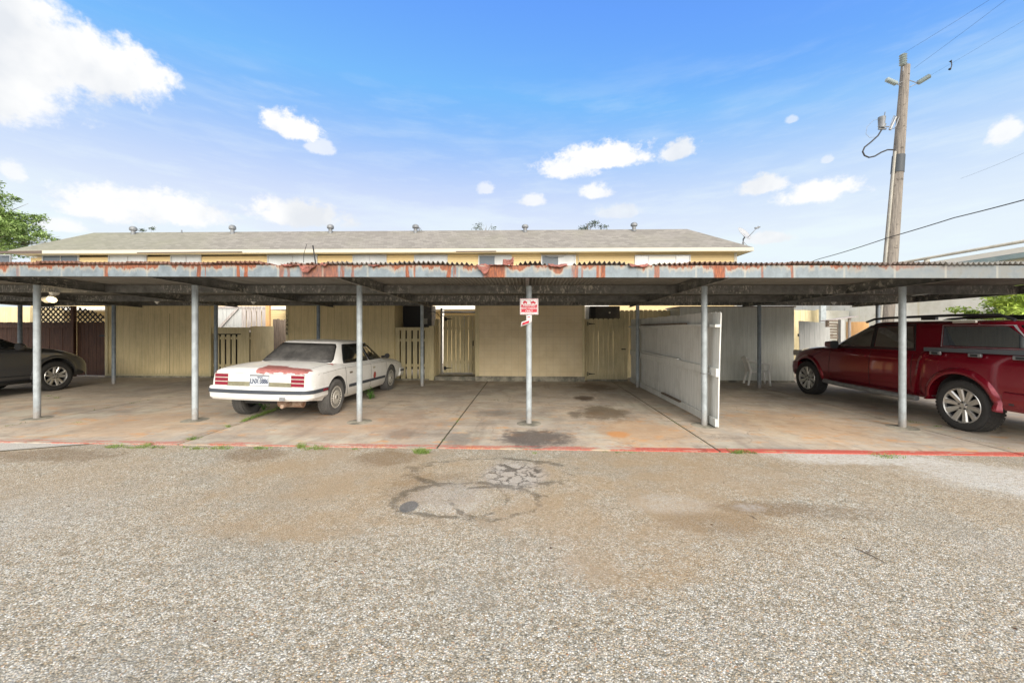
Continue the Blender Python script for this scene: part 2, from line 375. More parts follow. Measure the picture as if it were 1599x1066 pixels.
def f_concrete(b):
    P = b.pos(); X, Y, Z = b.sep(P)
    n1 = b.noise(P, 0.8, 6, 0.65); n2 = b.noise(P, 3.3, 6, 0.65); n3 = b.noise(b.scale(P, 0.35, 2.2, 1), 1.4, 6, 0.62)
    fine = b.noise(P, 45, 3, 0.6)
    c = b.mix(b.sm(n1, 0.35, 0.65), (0.31, 0.275, 0.235, 1), (0.44, 0.375, 0.30, 1))
    c = b.mix(b.mul(b.sm(n2, 0.45, 0.7), 0.55), c, (0.40, 0.385, 0.35, 1))
    front = b.sminv(Y, 5.6, 9.6)
    ora = b.mul(b.sm(n3, 0.50, 0.72), front)
    c = b.mix(b.mul(ora, 0.34), c, (0.50, 0.31, 0.17, 1))
    c = b.mix(b.mul(b.sminv(n3, 0.28, 0.47), 0.5), c, (0.20, 0.17, 0.145, 1))
    c = b.mix(b.mul(b.sm(n1, 0.56, 0.72), b.mul(front, .5)), c, (0.58, 0.51, 0.42, 1))
    c = b.mix(b.mul(b.sm(Y, 8.4, 10.4), 0.2), c, (0.20, 0.17, 0.145, 1))  # under-roof shade put into the colour, darker toward the back
    bl = b.noise(P, 1.9, 8, 0.74); sp = b.noise(P, 13, 5, 0.7)
    c = b.mix(b.mul(b.sm(bl, 0.52, 0.62), 0.42), c, (0.235, 0.20, 0.165, 1))
    c = b.mix(b.mul(b.sminv(bl, 0.36, 0.46), 0.35), c, (0.55, 0.48, 0.38, 1))
    c = b.mix(b.mul(b.sm(sp, 0.60, 0.68), 0.45), c, (0.15, 0.13, 0.11, 1))
    rr = b.noise(b.scale(P, 0.8, 1.6, 1), 2.3, 7, 0.7)
    c = b.mix(b.mul(b.mul(b.sm(rr, 0.54, 0.66), b.sminv(Y, 6.2, 9.0)), 0.62), c, (0.52, 0.27, 0.11, 1))
    gg = b.noise(b.vadd(P, (3.0, 9.0, 0.0)), 1.1, 6, 0.65)
    c = b.mix(b.mul(b.sm(gg, 0.52, 0.64), 0.4), c, (0.50, 0.48, 0.39, 1))
    # long tyre-drag stains that run into the bays
    st = b.noise(b.scale(P, 2.6, 0.25, 1), 1.2, 4, 0.6)
    c = b.mix(b.mul(b.sm(st, 0.55, 0.72), 0.30), c, (0.13, 0.11, 0.095, 1))
    wob = b.add(b.mul(b.sub(b.noise(P, 2.6, 7, 0.75), 0.5), 1.9), b.mul(b.sub(b.noise(P, 14, 4, 0.7), 0.5), 0.8))
    for bx, col, a in (((775, 668, 895, 705), (0.11, 0.10, 0.095, 1), 0.85), ((897, 632, 985, 660), (0.10, 0.075, 0.05, 1), 0.7),
                       ((885, 642, 912, 654), (0.12, 0.10, 0.08, 1), 0.7), ((895, 618, 930, 627), (0.07, 0.05, 0.04, 1), 0.8),
                       ((945, 674, 985, 684), (0.50, 0.20, 0.06, 1), 0.7), ((920, 655, 1090, 700), (0.50, 0.30, 0.15, 1), 0.4),
                       ((600, 668, 650, 690), (0.16, 0.13, 0.11, 1), 0.5), ((690, 676, 740, 700), (0.15, 0.14, 0.13, 1), 0.5),
                       ((520, 646, 600, 672), (0.44, 0.40, 0.34, 1), 0.5), ((785, 655, 870, 672), (0.42, 0.38, 0.33, 1), 0.6),
                       ((740, 640, 800, 652), (0.15, 0.14, 0.13, 1), 0.4), ((1150, 640, 1380, 700), (0.48, 0.30, 0.16, 1), 0.35),
                       ((80, 640, 330, 690), (0.46, 0.31, 0.19, 1), 0.35), ((895, 598, 960, 612), (0.11, 0.08, 0.06, 1), 0.6), ((430, 640, 700, 690), (0.44, 0.29, 0.19, 1), 0.3),
                       ((1180, 596, 1500, 640), (0.13, 0.115, 0.095, 1), 0.35)):
        cx, cy, rx, ry = gbox(*bx)
        c = b.mix(b.mul(b.sminv(b.add(b.ell(X, Y, cx, cy, rx, ry), wob), 0.5, 1.15), a), c, col)
    # faded red kerb paint on the front edge
    redn = b.noise(b.scale(P, 1.0, 5.0, 1), 1.7, 7, 0.7)
    keep = b.mx(b.sm(redn, 0.44, 0.50), b.mul(b.sm(X, 1.2, 1.8), b.sm(redn, 0.36, 0.44)))
    line = b.mul(b.sminv(b.add(Y, b.mul(b.sub(n2, 0.5), 0.05)), 5.17, 5.20), keep)
    c = b.mix(b.mul(line, b.math('ADD', b.mul(b.sm(X, 0.0, 2.5), 0.5), b.mul(b.sm(fine, 0.25, 0.6), 0.75), clamp=True)), c, (0.40, 0.11, 0.09, 1))
    c = b.mix(b.mul(b.sub(fine, 0.5), 0.5), c, (0.5, 0.45, 0.4, 1))
    hair = b.vor(b.vadd(P, b.scale(b.noise(P, 1.5, 4, 0.6, True), 0.9, 0.9, 0)), 0.45, 'DISTANCE_TO_EDGE').outputs['Distance']
    hc = b.mul(b.sminv(hair, 0.002, 0.007), b.sm(n1, 0.46, 0.6))
    c = b.mix(b.mul(hc, 0.35), c, (0.09, 0.08, 0.07, 1))
    bc = b.node('ShaderNodeBrightContrast'); b.put(bc.inputs['Color'], c); bc.inputs['Contrast'].default_value = 0.22; bc.inputs['Bright'].default_value = 0.05; c = bc.outputs[0]
    return {'Base Color': c, 'Roughness': b.add(0.72, b.mul(n2, 0.2)), 'Normal': b.bump(b.add(fine, b.mul(n2, 2)), 0.15, 0.004)}

def f_galv(base, rust=0.5, streak=(), dark=(0.2, 0.22, 0.24), seams=False):
    def f(b):
        P = b.pos(); X, Y, Z = b.sep(P)
        n = b.noise(P, 7, 5, 0.65); n2 = b.noise(b.scale(P, 1, 1, 0.35), 18, 5, 0.7)
        c = b.mix(b.sm(n, 0.3, 0.7), base, tuple(min(1, k * 1.45) for k in base) + (1,))
        c = b.mix(b.mul(b.sm(n2, 0.5, 0.75), 0.5), c, dark)
        if streak:
            jag = b.mul(b.sub(b.noise(b.scale(P, 14, 1, 1.2), 1.0, 5, 0.7), 0.5), 0.16)
            top = b.noise(b.scale(P, 5, 1, 2), 1.0, 5, 0.65)
            m = None
            for (sx, wd, a) in streak:
                k = b.mul(b.sminv(b.add(b.math('ABSOLUTE', b.sub(X, sx)), jag), wd * 0.75, wd * 1.15), a)
                m = k if m is None else b.mx(m, k)
            # pitted rust below the top edge: deeper where the noise is high
            hz = b.sub(b.sub(Z, 2.262), b.mul(X, -0.0074))
            drip = b.mul(b.sm(b.add(hz, b.mul(b.sub(top, 0.5), 0.42)), 0.120, 0.15), b.sminv(X, 4.0, 6.0))
            halo = b.mul(b.sm(b.add(hz, b.mul(b.sub(top, 0.5), 0.40)), 0.07, 0.13), b.mul(b.sminv(X, 3.0, 6.5), 0.55))
            c = b.mix(halo, c, (0.40, 0.34, 0.25, 1))
            br = b.ramp(b.noise(b.scale(P, 6, 1, 1), 9, 5, 0.7), [(0.3, (0.075, 0.022, 0.012)), (0.55, (0.26, 0.07, 0.022)), (0.8, (0.48, 0.17, 0.06))])
            m = b.mx(m, b.mul(drip, 0.9))
            c = b.mix(b.mul(b.sm(X, 3.0, 7.0), b.add(0.25, b.mul(b.sm(n, 0.4, 0.6), 0.45))), c, (0.17, 0.155, 0.125, 1))
            c = b.mix(m, c, br)
            se = b.mul(b.sminv(b.math('ABSOLUTE', b.sub(b.math('FRACT', b.mul(X, 1.55)), 0.5)), 0.012, 0.03), 0.35)
            c = b.mix(se, c, (0.42, 0.40, 0.33, 1))
        elif rust:
            lowr = b.mul(b.sminv(b.add(Z, b.mul(b.sub(b.noise(P, 16, 5, .7), .5), .5)), 0.02, 0.30), 0.55)
            c = b.mix(lowr, c, (0.26, 0.20, 0.15, 1))
            r = b.sm(b.noise(P, 11, 6, 0.72), 0.66 - 0.1 * rust, 0.76)
            c = b.mix(b.mul(r, rust), c, (0.24, 0.10, 0.05, 1))
        return {'Base Color': c, 'Roughness': b.add(0.42, b.mul(n, 0.3)), 'Metallic': 0.15}
    return f

def f_beam(b):                      # dark galvanised beams with pale flaking marks
    P = b.pos(); X, Y, Z = b.sep(P)
    n = b.noise(P, 6, 6, 0.7)
    c = b.mix(b.sm(n, 0.3, 0.7), (0.10, 0.10, 0.095, 1), (0.21, 0.21, 0.195, 1))
    fl = b.noise(b.scale(P, 3.2, 1, 1.4), 9, 5, 0.75)
    zone = b.sm(b.noise(b.scale(P, 0.6, 0.6, 0.2), 1.1, 3, 0.5), 0.44, 0.58)
    c = b.mix(b.mul(b.mul(b.sm(fl, 0.53, 0.60), zone), 0.85), c, (0.55, 0.52, 0.44, 1))
    c = b.mix(b.mul(b.sm(b.noise(P, 13, 6, 0.7), 0.62, 0.7), .3), c, (0.10, 0.055, 0.03, 1))
    return {'Base Color': c, 'Roughness': 0.6}

def f_sheet(b):                     # corrugated roofing, rust on the weather side
    P = b.pos(); X, Y, Z = b.sep(P)
    n = b.noise(b.scale(P, 1, 0.4, 1), 4, 6, 0.7); big = b.noise(P, 0.9, 4, 0.6)
    rust = b.ramp(n, [(0.25, (0.05, 0.028, 0.02)), (0.5, (0.16, 0.075, 0.05)), (0.75, (0.30, 0.16, 0.115))])
    grey = b.mix(n, (0.16, 0.155, 0.14, 1), (0.33, 0.32, 0.29, 1))
    k = b.add(b.sminv(X, 1.0, 7.0), b.mul(b.sub(big, 0.5), 1.6))
    k = b.mul(k, b.sminv(Y, 5.5, 6.2))
    mid = b.mul(b.sm(X, -3.2, -2.4), b.sminv(X, 1.6, 2.2))
    k = b.mul(k, b.sub(1.0, b.mul(mid, 0.75)))
    holes = b.mul(b.sm(b.noise(P, 2.1, 5, 0.7), 0.63, 0.68), 0.6)
    c = b.mix(b.math('MULTIPLY', k, 1.0, clamp=True), grey, rust)
    c = b.mix(holes, c, (0.20, 0.09, 0.05, 1))
    return {'Base Color': c, 'Roughness': 0.8}

def wood(c1, c2, grooves=0.0, dirt=0.3, gy=False, rough=0.75, stain=(0.12, 0.12, 0.08)):
    def f(b):
        P = b.pos(); X, Y, Z = b.sep(P)
        g = b.noise(b.scale(P, 9, 9, 0.7), 3.0, 6, 0.65)
        n = b.noise(P, 1.7, 5, 0.65)
        c = b.mix(b.sm(g, 0.3, 0.7), c1, c2)
        c = b.mix(b.mul(b.sm(n, 0.48, 0.75), dirt), c, stain)
        low = b.mul(b.sminv(b.add(Z, b.mul(b.sub(g, 0.5), 0.3)), 0.08, 0.30), dirt)
        c = b.mix(low, c, tuple(k * 0.8 for k in stain))
        h = b.mul(g, 0.3)
        if grooves:
            u = b.math('ABSOLUTE', b.sub(b.math('FRACT', b.mul(Y if gy else X, 1.0 / grooves)), 0.5))
            gr = b.sminv(u, 0.02, 0.06)
            c = b.mix(b.mul(gr, 0.3), c, tuple(k * 0.45 for k in c1[:3]))
            h = b.sub(h, gr)
        return {'Base Color': c, 'Roughness': rough, 'Normal': b.bump(h, 0.4, 0.006)}
    return f

def f_block(b):                     # painted concrete block wall: faint joints
    P = b.pos(); X, Y, Z = b.sep(P)
    n = b.noise(P, 2.2, 5, 0.6); fine = b.noise(P, 40, 3, 0.6)
    jz = b.sminv(b.math('ABSOLUTE', b.sub(b.math('FRACT', b.mul(Z, 5.0)), 0.5)), 0.02, 0.05)
    jx = b.sminv(b.math('ABSOLUTE', b.sub(b.math('FRACT', b.mul(X, 5.0)), 0.5)), 0.02, 0.05)
    j = b.mx(jz, jx)
    c = b.mix(b.sm(n, 0.3, 0.7), (0.68, 0.55, 0.34, 1), (0.78, 0.65, 0.43, 1))
    c = b.mix(b.mul(j, 0.16), c, (0.30, 0.24, 0.14, 1))
    c = b.mix(b.mul(b.sm(b.noise(P, 1.1, 6, 0.7), 0.55, 0.75), 0.25), c, (0.34, 0.28, 0.18, 1))
    return {'Base Color': c, 'Roughness': 0.75, 'Normal': b.bump(b.sub(b.mul(fine, 0.4), j), 0.35, 0.004)}

def f_found(b):
    P = b.pos(); n = b.noise(P, 4, 6, 0.7)
    return {'Base Color': b.mix(b.sm(n, 0.35, 0.65), (0.13, 0.125, 0.10, 1), (0.36, 0.33, 0.26, 1)), 'Roughness': 0.9}

def f_shingle(b):
    P = b.pos(); X, Y, Z = b.sep(P)
    n = b.node('ShaderNodeTexBrick'); n.offset = 0.5
    cmb = b.node('ShaderNodeCombineXYZ'); b.put(cmb.inputs[0], b.add(X, b.mul(Y, .35))); b.put(cmb.inputs[1], Z)
    b.put(n.inputs['Vector'], cmb.outputs[0]); n.inputs['Scale'].default_value = 1
    n.inputs['Color1'].default_value = (0.15, 0.14, 0.125, 1); n.inputs['Color2'].default_value = (0.25, 0.235, 0.21, 1)
    n.inputs['Mortar'].default_value = (0.13, 0.115, 0.10, 1); n.inputs['Mortar Size'].default_value = 0.008
    n.inputs['Brick Width'].default_value = 0.30; n.inputs['Row Height'].default_value = 0.085
    big = b.noise(P, 0.5, 4, 0.6)
    c = b.mix(b.mul(b.sm(big, 0.45, 0.7), 0.25), n.outputs[0], (0.20, 0.20, 0.13, 1))
    c = b.mix(b.mul(b.noise(P, 30, 3, 0.6), 0.4), c, (0.30, 0.28, 0.24, 1))
    c = b.mix(b.mul(b.sminv(X, -24, -12), 0.35), c, (0.19, 0.21, 0.12, 1))
    return {'Base Color': c, 'Roughness': 0.9}

def f_siding(b):
    P = b.pos(); X, Y, Z = b.sep(P)
    u = b.math('FRACT', b.mul(Z, 1 / 0.11))
    c = b.mix(b.sm(u, 0.86, 0.97), (0.62, 0.48, 0.25, 1), (0.34, 0.25, 0.13, 1))
    c = b.mix(b.mul(b.sm(b.noise(P, 0.8, 4, 0.6), 0.5, 0.7), 0.25), c, (0.66, 0.55, 0.33, 1))
    return {'Base Color': c, 'Roughness': 0.7, 'Normal': b.bump(u, 0.4, 0.01)}

def f_mottle(c1, c2, sc=6, rough=0.7, metal=0.0):
    def f(b):
        P = b.obj(); n = b.noise(P, sc, 5, 0.65)
        return {'Base Color': b.mix(b.sm(n, 0.3, 0.7), c1 + (1,), c2 + (1,)), 'Roughness': rough, 'Metallic': metal}
    return f
def mot(name, c1, c2, sc=6, rough=0.7, metal=0.0): return newmat(name, c1, rough, metal, f_mottle(c1, c2, sc, rough, metal))

def f_nbwall(b):                    # stained white block wall next door
    P = b.pos(); X, Y, Z = b.sep(P)
    n = b.noise(P, 1.0, 6, 0.65); s = b.noise(b.scale(P, 1, 2.2, 0.15), 1.6, 5, 0.65)
    c = b.mix(b.sm(n, 0.4, 0.7), (0.78, 0.77, 0.70, 1), (0.62, 0.60, 0.50, 1))
    c = b.mix(b.mul(b.sm(s, 0.58, 0.68), 0.45), c, (0.55, 0.48, 0.25, 1))
    c = b.mix(b.mul(b.sm(b.noise(b.scale(P, 1, 1, 0.3), 2.7, 6, 0.75), 0.62, 0.68), 0.5), c, (0.12, 0.11, 0.10, 1))
    return {'Base Color': c, 'Roughness': 0.85}

def f_polewood(b):
    P = b.pos(); g = b.noise(b.scale(P, 12, 12, 0.6), 2.0, 6, 0.7); h = b.noise(b.scale(P, 1, 1, 1.8), 5, 4, 0.7)
    c = b.mix(b.sm(g, 0.3, 0.7), (0.13, 0.115, 0.10, 1), (0.30, 0.265, 0.225, 1))
    c = b.mix(b.mul(b.sm(h, 0.60, 0.66), 0.75), c, (0.06, 0.05, 0.04, 1))
    return {'Base Color': c, 'Roughness': 0.85, 'Normal': b.bump(g, 0.5, 0.01)}

def f_leaf(c1, c2, c3):
    def f(b):
        P = b.obj(); n = b.noise(P, 1.3, 4, 0.6); n2 = b.noise(P, 9, 2, 0.6)
        c = b.mix(b.sm(n, 0.35, 0.65), c1 + (1,), c2 + (1,)); c = b.mix(b.mul(b.sm(n2, 0.45, 0.7), 0.6), c, c3 + (1,))
        return {'Base Color': c, 'Roughness': 0.6}
    return f

MT = {}
MT['gravel'] = newmat('gravel', fn=f_gravel)
MT['concrete'] = newmat('concrete', fn=f_concrete)
MT['joint'] = mot('joint_dirt', (0.05, 0.045, 0.03), (0.10, 0.10, 0.05), 4, 0.95)
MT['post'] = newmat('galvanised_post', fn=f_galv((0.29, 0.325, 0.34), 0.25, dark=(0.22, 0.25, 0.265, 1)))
MT['post_back'] = newmat('dark_galvanised_post', fn=f_galv((0.17, 0.20, 0.225), 0.3, dark=(0.12, 0.14, 0.16, 1)))  # darker galvanised grey for most of the back row
def sX(x): return D(x, 423, 5.43).x
STK = [(sX(165), .035, .9), (sX(310), .045, .95), (sX(321), .02, .9), (sX(372), .03, .95), (sX(384), .03, .95), (sX(440), .03, .7), (sX(452), .015, .6), (sX(488), .17, .75),
       (sX(512), .14, .8), (sX(535), .02, .8), (sX(551), .02, .7), (sX(636), .03, .95), (sX(647), .03, .9), (sX(702), .025, .95), (sX(709), .015, .8), (sX(773), .16, .95),
       (sX(895), .012, .6), (sX(901), .015, .8), (sX(908), .01, .6), (sX(938), .055, .98), (sX(1025), .022, .8), (sX(1124), .09, .98), (sX(1136), .02, .7), (sX(1190), .02, .7), (sX(1237), .02, .8), (sX(28), .02, .4)]
MT['fascia'] = newmat('rust_streaked_fascia', fn=f_galv((0.15, 0.18, 0.20), 0, STK, dark=(0.085, 0.105, 0.12, 1)))
MT['beam'] = newmat('dark_beam', fn=f_beam)
MT['sheet'] = newmat('corrugated_sheet', fn=f_sheet)
MT['flap'] = mot('torn_rust', (0.38, 0.14, 0.11), (0.15, 0.06, 0.045), 9, 0.8)
Y1, Y2 = (0.66, 0.54, 0.29, 1), (0.78, 0.64, 0.37, 1)
MT['yellow_ply'] = newmat('yellow_grooved_plywood', fn=wood(Y1, Y2, 0.203, 0.30, stain=(0.30, 0.27, 0.15, 1)))
MT['yellow_wood'] = newmat('yellow_picket', fn=wood((0.58, 0.49, 0.28, 1), (0.72, 0.62, 0.38, 1), 0, 0.30, stain=(0.28, 0.28, 0.17, 1)))
MT['block'] = newmat('yellow_block', fn=f_block)
MT['found'] = newmat('stained_foundation', fn=f_found)
MT['grey_wall'] = newmat('grey_grooved_panel', fn=wood((0.55, 0.56, 0.505, 1), (0.66, 0.67, 0.61, 1), 0.114, 0.18, stain=(0.40, 0.39, 0.25, 1)))
MT['white_wood'] = newmat('grey_white_picket', fn=wood((0.60, 0.615, 0.585, 1), (0.74, 0.75, 0.72, 1), 0, 0.30, stain=(0.33, 0.33, 0.29, 1)))
MT['white_wood_out'] = newmat('chalky_white_board', fn=wood((0.40, 0.415, 0.41, 1), (0.52, 0.53, 0.52, 1), 0, 0.2, stain=(0.33, 0.33, 0.29, 1)))
MT['white_trim'] = newmat('white_trim', (0.78, 0.76, 0.70), 0.6)
MT['brown_wood'] = newmat('brown_fence_wood', fn=wood((0.05, 0.02, 0.011, 1), (0.11, 0.045, 0.022, 1), 0, 0.4, stain=(0.05, 0.02, 0.015, 1)))
MT['lattice'] = newmat('black_lattice', (0.018, 0.016, 0.016), 0.7)
MT['grey_wood'] = newmat('weathered_board', fn=wood((0.30, 0.27, 0.25, 1), (0.52, 0.48, 0.46, 1), 0, 0.3, stain=(0.24, 0.15, 0.10, 1)))
MT['raw_wood'] = newmat('raw_lumber', fn=wood((0.55, 0.30, 0.12, 1), (0.68, 0.42, 0.19, 1), 0, 0.1))
MT['plank'] = newmat('old_plank', fn=wood((0.10, 0.075, 0.055, 1), (0.22, 0.17, 0.13, 1), 0, 0.2))
MT['shingle'] = newmat('shingles', fn=f_shingle)
MT['siding'] = newmat('yellow_lap_siding', fn=f_siding)
MT['eave'] = newmat('eave_paint', (0.52, 0.49, 0.41), 0.6)
MT['soffit'] = newmat('soffit_paint', (0.62, 0.54, 0.34), 0.7)
MT['bare_soffit'] = newmat('bare_fascia_board', (0.10, 0.075, 0.06), 0.8)
MT['alu'] = newmat('window_frame', (0.42, 0.43, 0.44), 0.5, 0.3)
MT['glass'] = newmat('window_glass', (0.10, 0.12, 0.14), 0.08, 0.0, IOR=1.5)
def f_blind(b):
    P = b.pos(); X, Y, Z = b.sep(P)
    u = b.math('FRACT', b.mul(X, 11.0)); n = b.noise(P, 1.3, 3, .5)
    c = b.mix(b.mul(b.sm(u, 0.75, 1.0), 0.35), (0.50, 0.52, 0.53, 1), (0.30, 0.32, 0.33, 1))
    return {'Base Color': b.mix(b.sm(n, 0.4, 0.6), c, (0.42, 0.44, 0.44, 1)), 'Roughness': 0.15}
MT['blind'] = newmat('pane_with_blind', fn=f_blind)
MT['vent'] = mot('vent_metal', (0.14, 0.15, 0.16), (0.24, 0.25, 0.26), 4, 0.55, 0.2)
MT['dishm'] = newmat('dish_metal', (0.38, 0.39, 0.40), 0.5)
MT['nbwall'] = newmat('neighbour_block', fn=f_nbwall)
MT['teal'] = mot('teal_trim', (0.22, 0.30, 0.31), (0.30, 0.38, 0.38), 3, 0.6)
MT['pipe'] = mot('pale_pipe', (0.30, 0.29, 0.25), (0.42, 0.40, 0.35), 3, 0.6)
MT['polewood'] = newmat('pole_wood', fn=f_polewood)
MT['polband'] = newmat('pole_band', (0.045, 0.055, 0.065), 0.6)
MT['ins'] = newmat('insulator', (0.30, 0.35, 0.34), 0.35)
MT['steel'] = mot('dull_steel', (0.22, 0.23, 0.24), (0.34, 0.35, 0.36), 8, 0.45, 0.6)
MT['black'] = newmat('black_metal', (0.012, 0.012, 0.013), 0.5)
MT['wire'] = newmat('black_cable', (0.02, 0.02, 0.022), 0.6)
MT['plastic'] = newmat('white_plastic', (0.88, 0.87, 0.82), 0.4)
MT['sign_white'] = newmat('sign_white', (0.82, 0.80, 0.80), 0.4)
MT['sign_red'] = newmat('sign_red', (0.62, 0.02, 0.05), 0.4)
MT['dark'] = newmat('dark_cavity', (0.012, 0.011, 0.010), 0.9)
MT['acgrille'] = newmat('ac_grille', (0.045, 0.044, 0.045), 0.7)
MT['accase'] = mot('ac_case', (0.075, 0.072, 0.066), (0.13, 0.12, 0.105), 3, 0.6, 0.1)
MT['duct'] = mot('duct_metal', (0.52, 0.50, 0.46), (0.66, 0.64, 0.58), 5, 0.35, 0.5)
MT['lamp_on'] = newmat('lamp_lens_lit', (0.9, 0.85, 0.6), 0.4)
MT['lamp_on'].node_tree.nodes['Principled BSDF'].inputs['Emission Color'].default_value = (1, 0.86, 0.50, 1)
MT['lamp_on'].node_tree.nodes['Principled BSDF'].inputs['Emission Strength'].default_value = 1.6
MT['leafL'] = newmat('leaf_oak', fn=f_leaf((0.17, 0.27, 0.07), (0.27, 0.38, 0.11), (0.40, 0.49, 0.20)))
MT['leafR'] = newmat('leaf_bright', fn=f_leaf((0.22, 0.34, 0.04), (0.34, 0.46, 0.06), (0.48, 0.56, 0.12)))
MT['leafT'] = newmat('leaf_sparse', fn=f_leaf((0.06, 0.09, 0.04), (0.10, 0.14, 0.06), (0.13, 0.17, 0.08)))
MT['bark'] = mot('bark', (0.10, 0.075, 0.055), (0.20, 0.16, 0.12), 7, 0.9)
MT['grass'] = newmat('grass', fn=f_leaf((0.10, 0.17, 0.035), (0.17, 0.25, 0.05), (0.28, 0.29, 0.10)))
MT['weed'] = newmat('weed_leaf', fn=f_leaf((0.06, 0.17, 0.02), (0.09, 0.24, 0.03), (0.14, 0.30, 0.05)))

# ------------------------------------------------------------------ ground, slab
m = MB()
def gfn(u, v): return (-90 + 180 * u, -40 + 160 * v, 0)
m.grid(gfn, 30, 30)
m.raw([(-1500, -1500, -0.02), (1500, -1500, -0.02), (1500, 1500, -0.02), (-1500, 1500, -0.02)], [(0, 1, 2, 3)])
struct(m.build('ground', MT['gravel'], recalc=False), 'worn pebbly asphalt of the parking yard')
jx = [-26, -22.4, -18.8, -15.3, -11.75, -8.2, -4.68, -1.19, 2.40, 6.03, 9.5, 13.2]
jy = [5.06, 8.3, 12.6]
bm_ = MB()
for i in range(len(jx) - 1):
    for j in range(2):
        a, c = jx[i] + 0.014, jx[i + 1] - 0.014; y0 = jy[j] + (0.006 if j else 0); y1 = jy[j + 1] - 0.006
        zt = 0.012
        bm_.box((a, y0, -0.05), (c, y1, zt))
struct(bm_.build('pavement', MT['concrete']), 'stained concrete slab of the parking bays')
struct(MB().box((-26, 5.07, -0.06), (13.2, 12.6, 0.002)).build('joint_fill', MT['joint']), 'dirt in the slab joints')
# ------------------------------------------------------------------ carport
def zb(X, Y): return 2.262 - 0.0074 * X * (1 - (Y - 5.43) / 8) - 0.022 * (Y - 5.43)
cp = thing('carport', 'long open carport with a rusty corrugated roof on round steel posts', 'carport', (0, 8, 0))
FX = [-14.05, -11.24, -8.43, -5.62, -2.80, 0.0, 2.79, 5.82, 8.85]
BX = [-14.2, -11.46, -8.54, -5.68, -2.85, 0.0, 2.83, 5.92, 8.86]
RXL, RXR = -17.0, 8.93
def cchan(m, p, q, h, side, fl=0.05, t=0.006):        # C channel web + flanges; side = direction of flanges
    p = Vector(p); q = Vector(q); s_ = Vector(side)
    m.bar(p, q, t, h)
    for dz in (-h / 2 + t / 2, h / 2 - t / 2):
        o = Vector((0, 0, dz)) + s_ * (fl / 2 + t / 2)
        m.bar(p + o, q + o, fl, t)
    return m
def postm(X, Y, top, r=0.0455, base=True):
    m = MB(); m.tube([(X, Y, 0), (X, Y, top)], r, 20)
    return m
for i, X in enumerate(FX):
    o = postm(X, 6.40, zb(X, 6.4) - 0.001).build('post', MT['post'], cp)
    m = MB()
    for rr in (1,):       # worn concrete collar where the post enters the slab
        pr = [(0.20, 0.012), (0.17, 0.017), (0.09, 0.020), (0.047, 0.021)]
        m.lathe(pr, (X, 6.40, 0), 'z', 20)
    m.build('footing', MT['found'], cp)
for i, X in enumerate(BX):
    if i == 5: continue
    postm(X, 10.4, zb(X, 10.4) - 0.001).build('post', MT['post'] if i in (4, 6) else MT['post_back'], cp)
for i, X in enumerate(FX):
    sgn = 1 if X < 0 else -1
    a = Vector((X, 5.45, zb(X, 5.45) + 0.078)); c = Vector((BX[i], 11.2, zb(BX[i], 11.2) + 0.078))
    cchan(MB(), a, c, 0.154, (sgn, 0, 0)).build('rafter', MT['beam'], cp)
for Yp, h in ((7.5, 0.150), (9.4, 0.146), (11.18, 0.10)):
    for i in range(len(FX) - 1):
        f = (Yp - 6.4) / 4.0
        a = FX[i] + (BX[i] - FX[i]) * f; c = FX[i + 1] + (BX[i + 1] - FX[i + 1]) * f
        top = 0.152
        p = (a + 0.008, Yp, zb(a, Yp) + top - h / 2); q = (c - 0.008, Yp, zb(c, Yp) + top - h / 2)
        cchan(MB(), p, q, h, (0, 1, 0)).build('purlin', MT['beam'], cp)
# front fascia channel
a = Vector((RXL, 5.43, zb(RXL, 5.43) + 0.08)); c = Vector((RXR, 5.43, zb(RXR, 5.43) + 0.08))
cchan(MB(), a, c, 0.164, (0, 1, 0), 0.06, 0.005).build('fascia', MT['fascia'], cp)
# corrugated roof
torn = []
for x0, x1, dy in ((423, 441, 0.5), (478, 499, 0.12), (744, 806, 0.45), (857, 893, 0.5), (985, 1014, 0.45)):
    torn.append((D(x0, 410, 5.4).x, D(x1, 410, 5.4).x, dy))
pitch = 0.067
cols = int((RXR - RXL) / pitch * 8)
rows = [0, .01, .04, .1, .2, .3, .4, .5, .6, .7, .8, .9, 1.0]
rnd = random.Random(3)
vs_ = []; fs_ = []
ragged = [rnd.uniform(-0.012, 0.02) for _ in range(int((RXR - RXL) / 0.66) + 3)]
for i in range(cols + 1):
    X = RXL + (RXR - RXL) * i / cols
    k = int((X - RXL) / 0.66); yf = 5.375 + ragged[k]
    lift = 0.0
    for (a_, c_, dy) in torn:
        if a_ < X < c_: yf += dy + 0.05 * math.sin(X * 23)
        e = min(abs(X - a_), abs(X - c_))
        if e < 0.12 and not (a_ < X < c_): yf += 0.05 * (1 - e / 0.12); lift -= 0.02 * (1 - e / 0.12)
    amp = 0.0185
    sheet_lift = 0.006 * ((k % 2) * 2 - 1) + 0.012 * mnoise.noise(Vector((X * 0.9, 0, 0)))
    for t in rows:
        Y = yf + (12.4 - yf) * t  # sheet extended at the rear to shade the tall yellow fence
        z = zb(X, Y) + 0.188 + amp * math.sin(2 * math.pi * X / pitch) + lift * (1 - t) ** 12 + sheet_lift * (1 - t) ** 6
        vs_.append((X, Y, z))
nr = len(rows)
for i in range(cols):
    for j in range(nr - 1):
        fs_.append((i * nr + j, (i + 1) * nr + j, (i + 1) * nr + j + 1, i * nr + j + 1))
m = MB(); m.raw(vs_, fs_)
roof = m.build('roof_sheet', MT['sheet'], cp, recalc=False, angle=80)
md = roof.modifiers.new('thickness', 'SOLIDIFY'); md.thickness = 0.0025
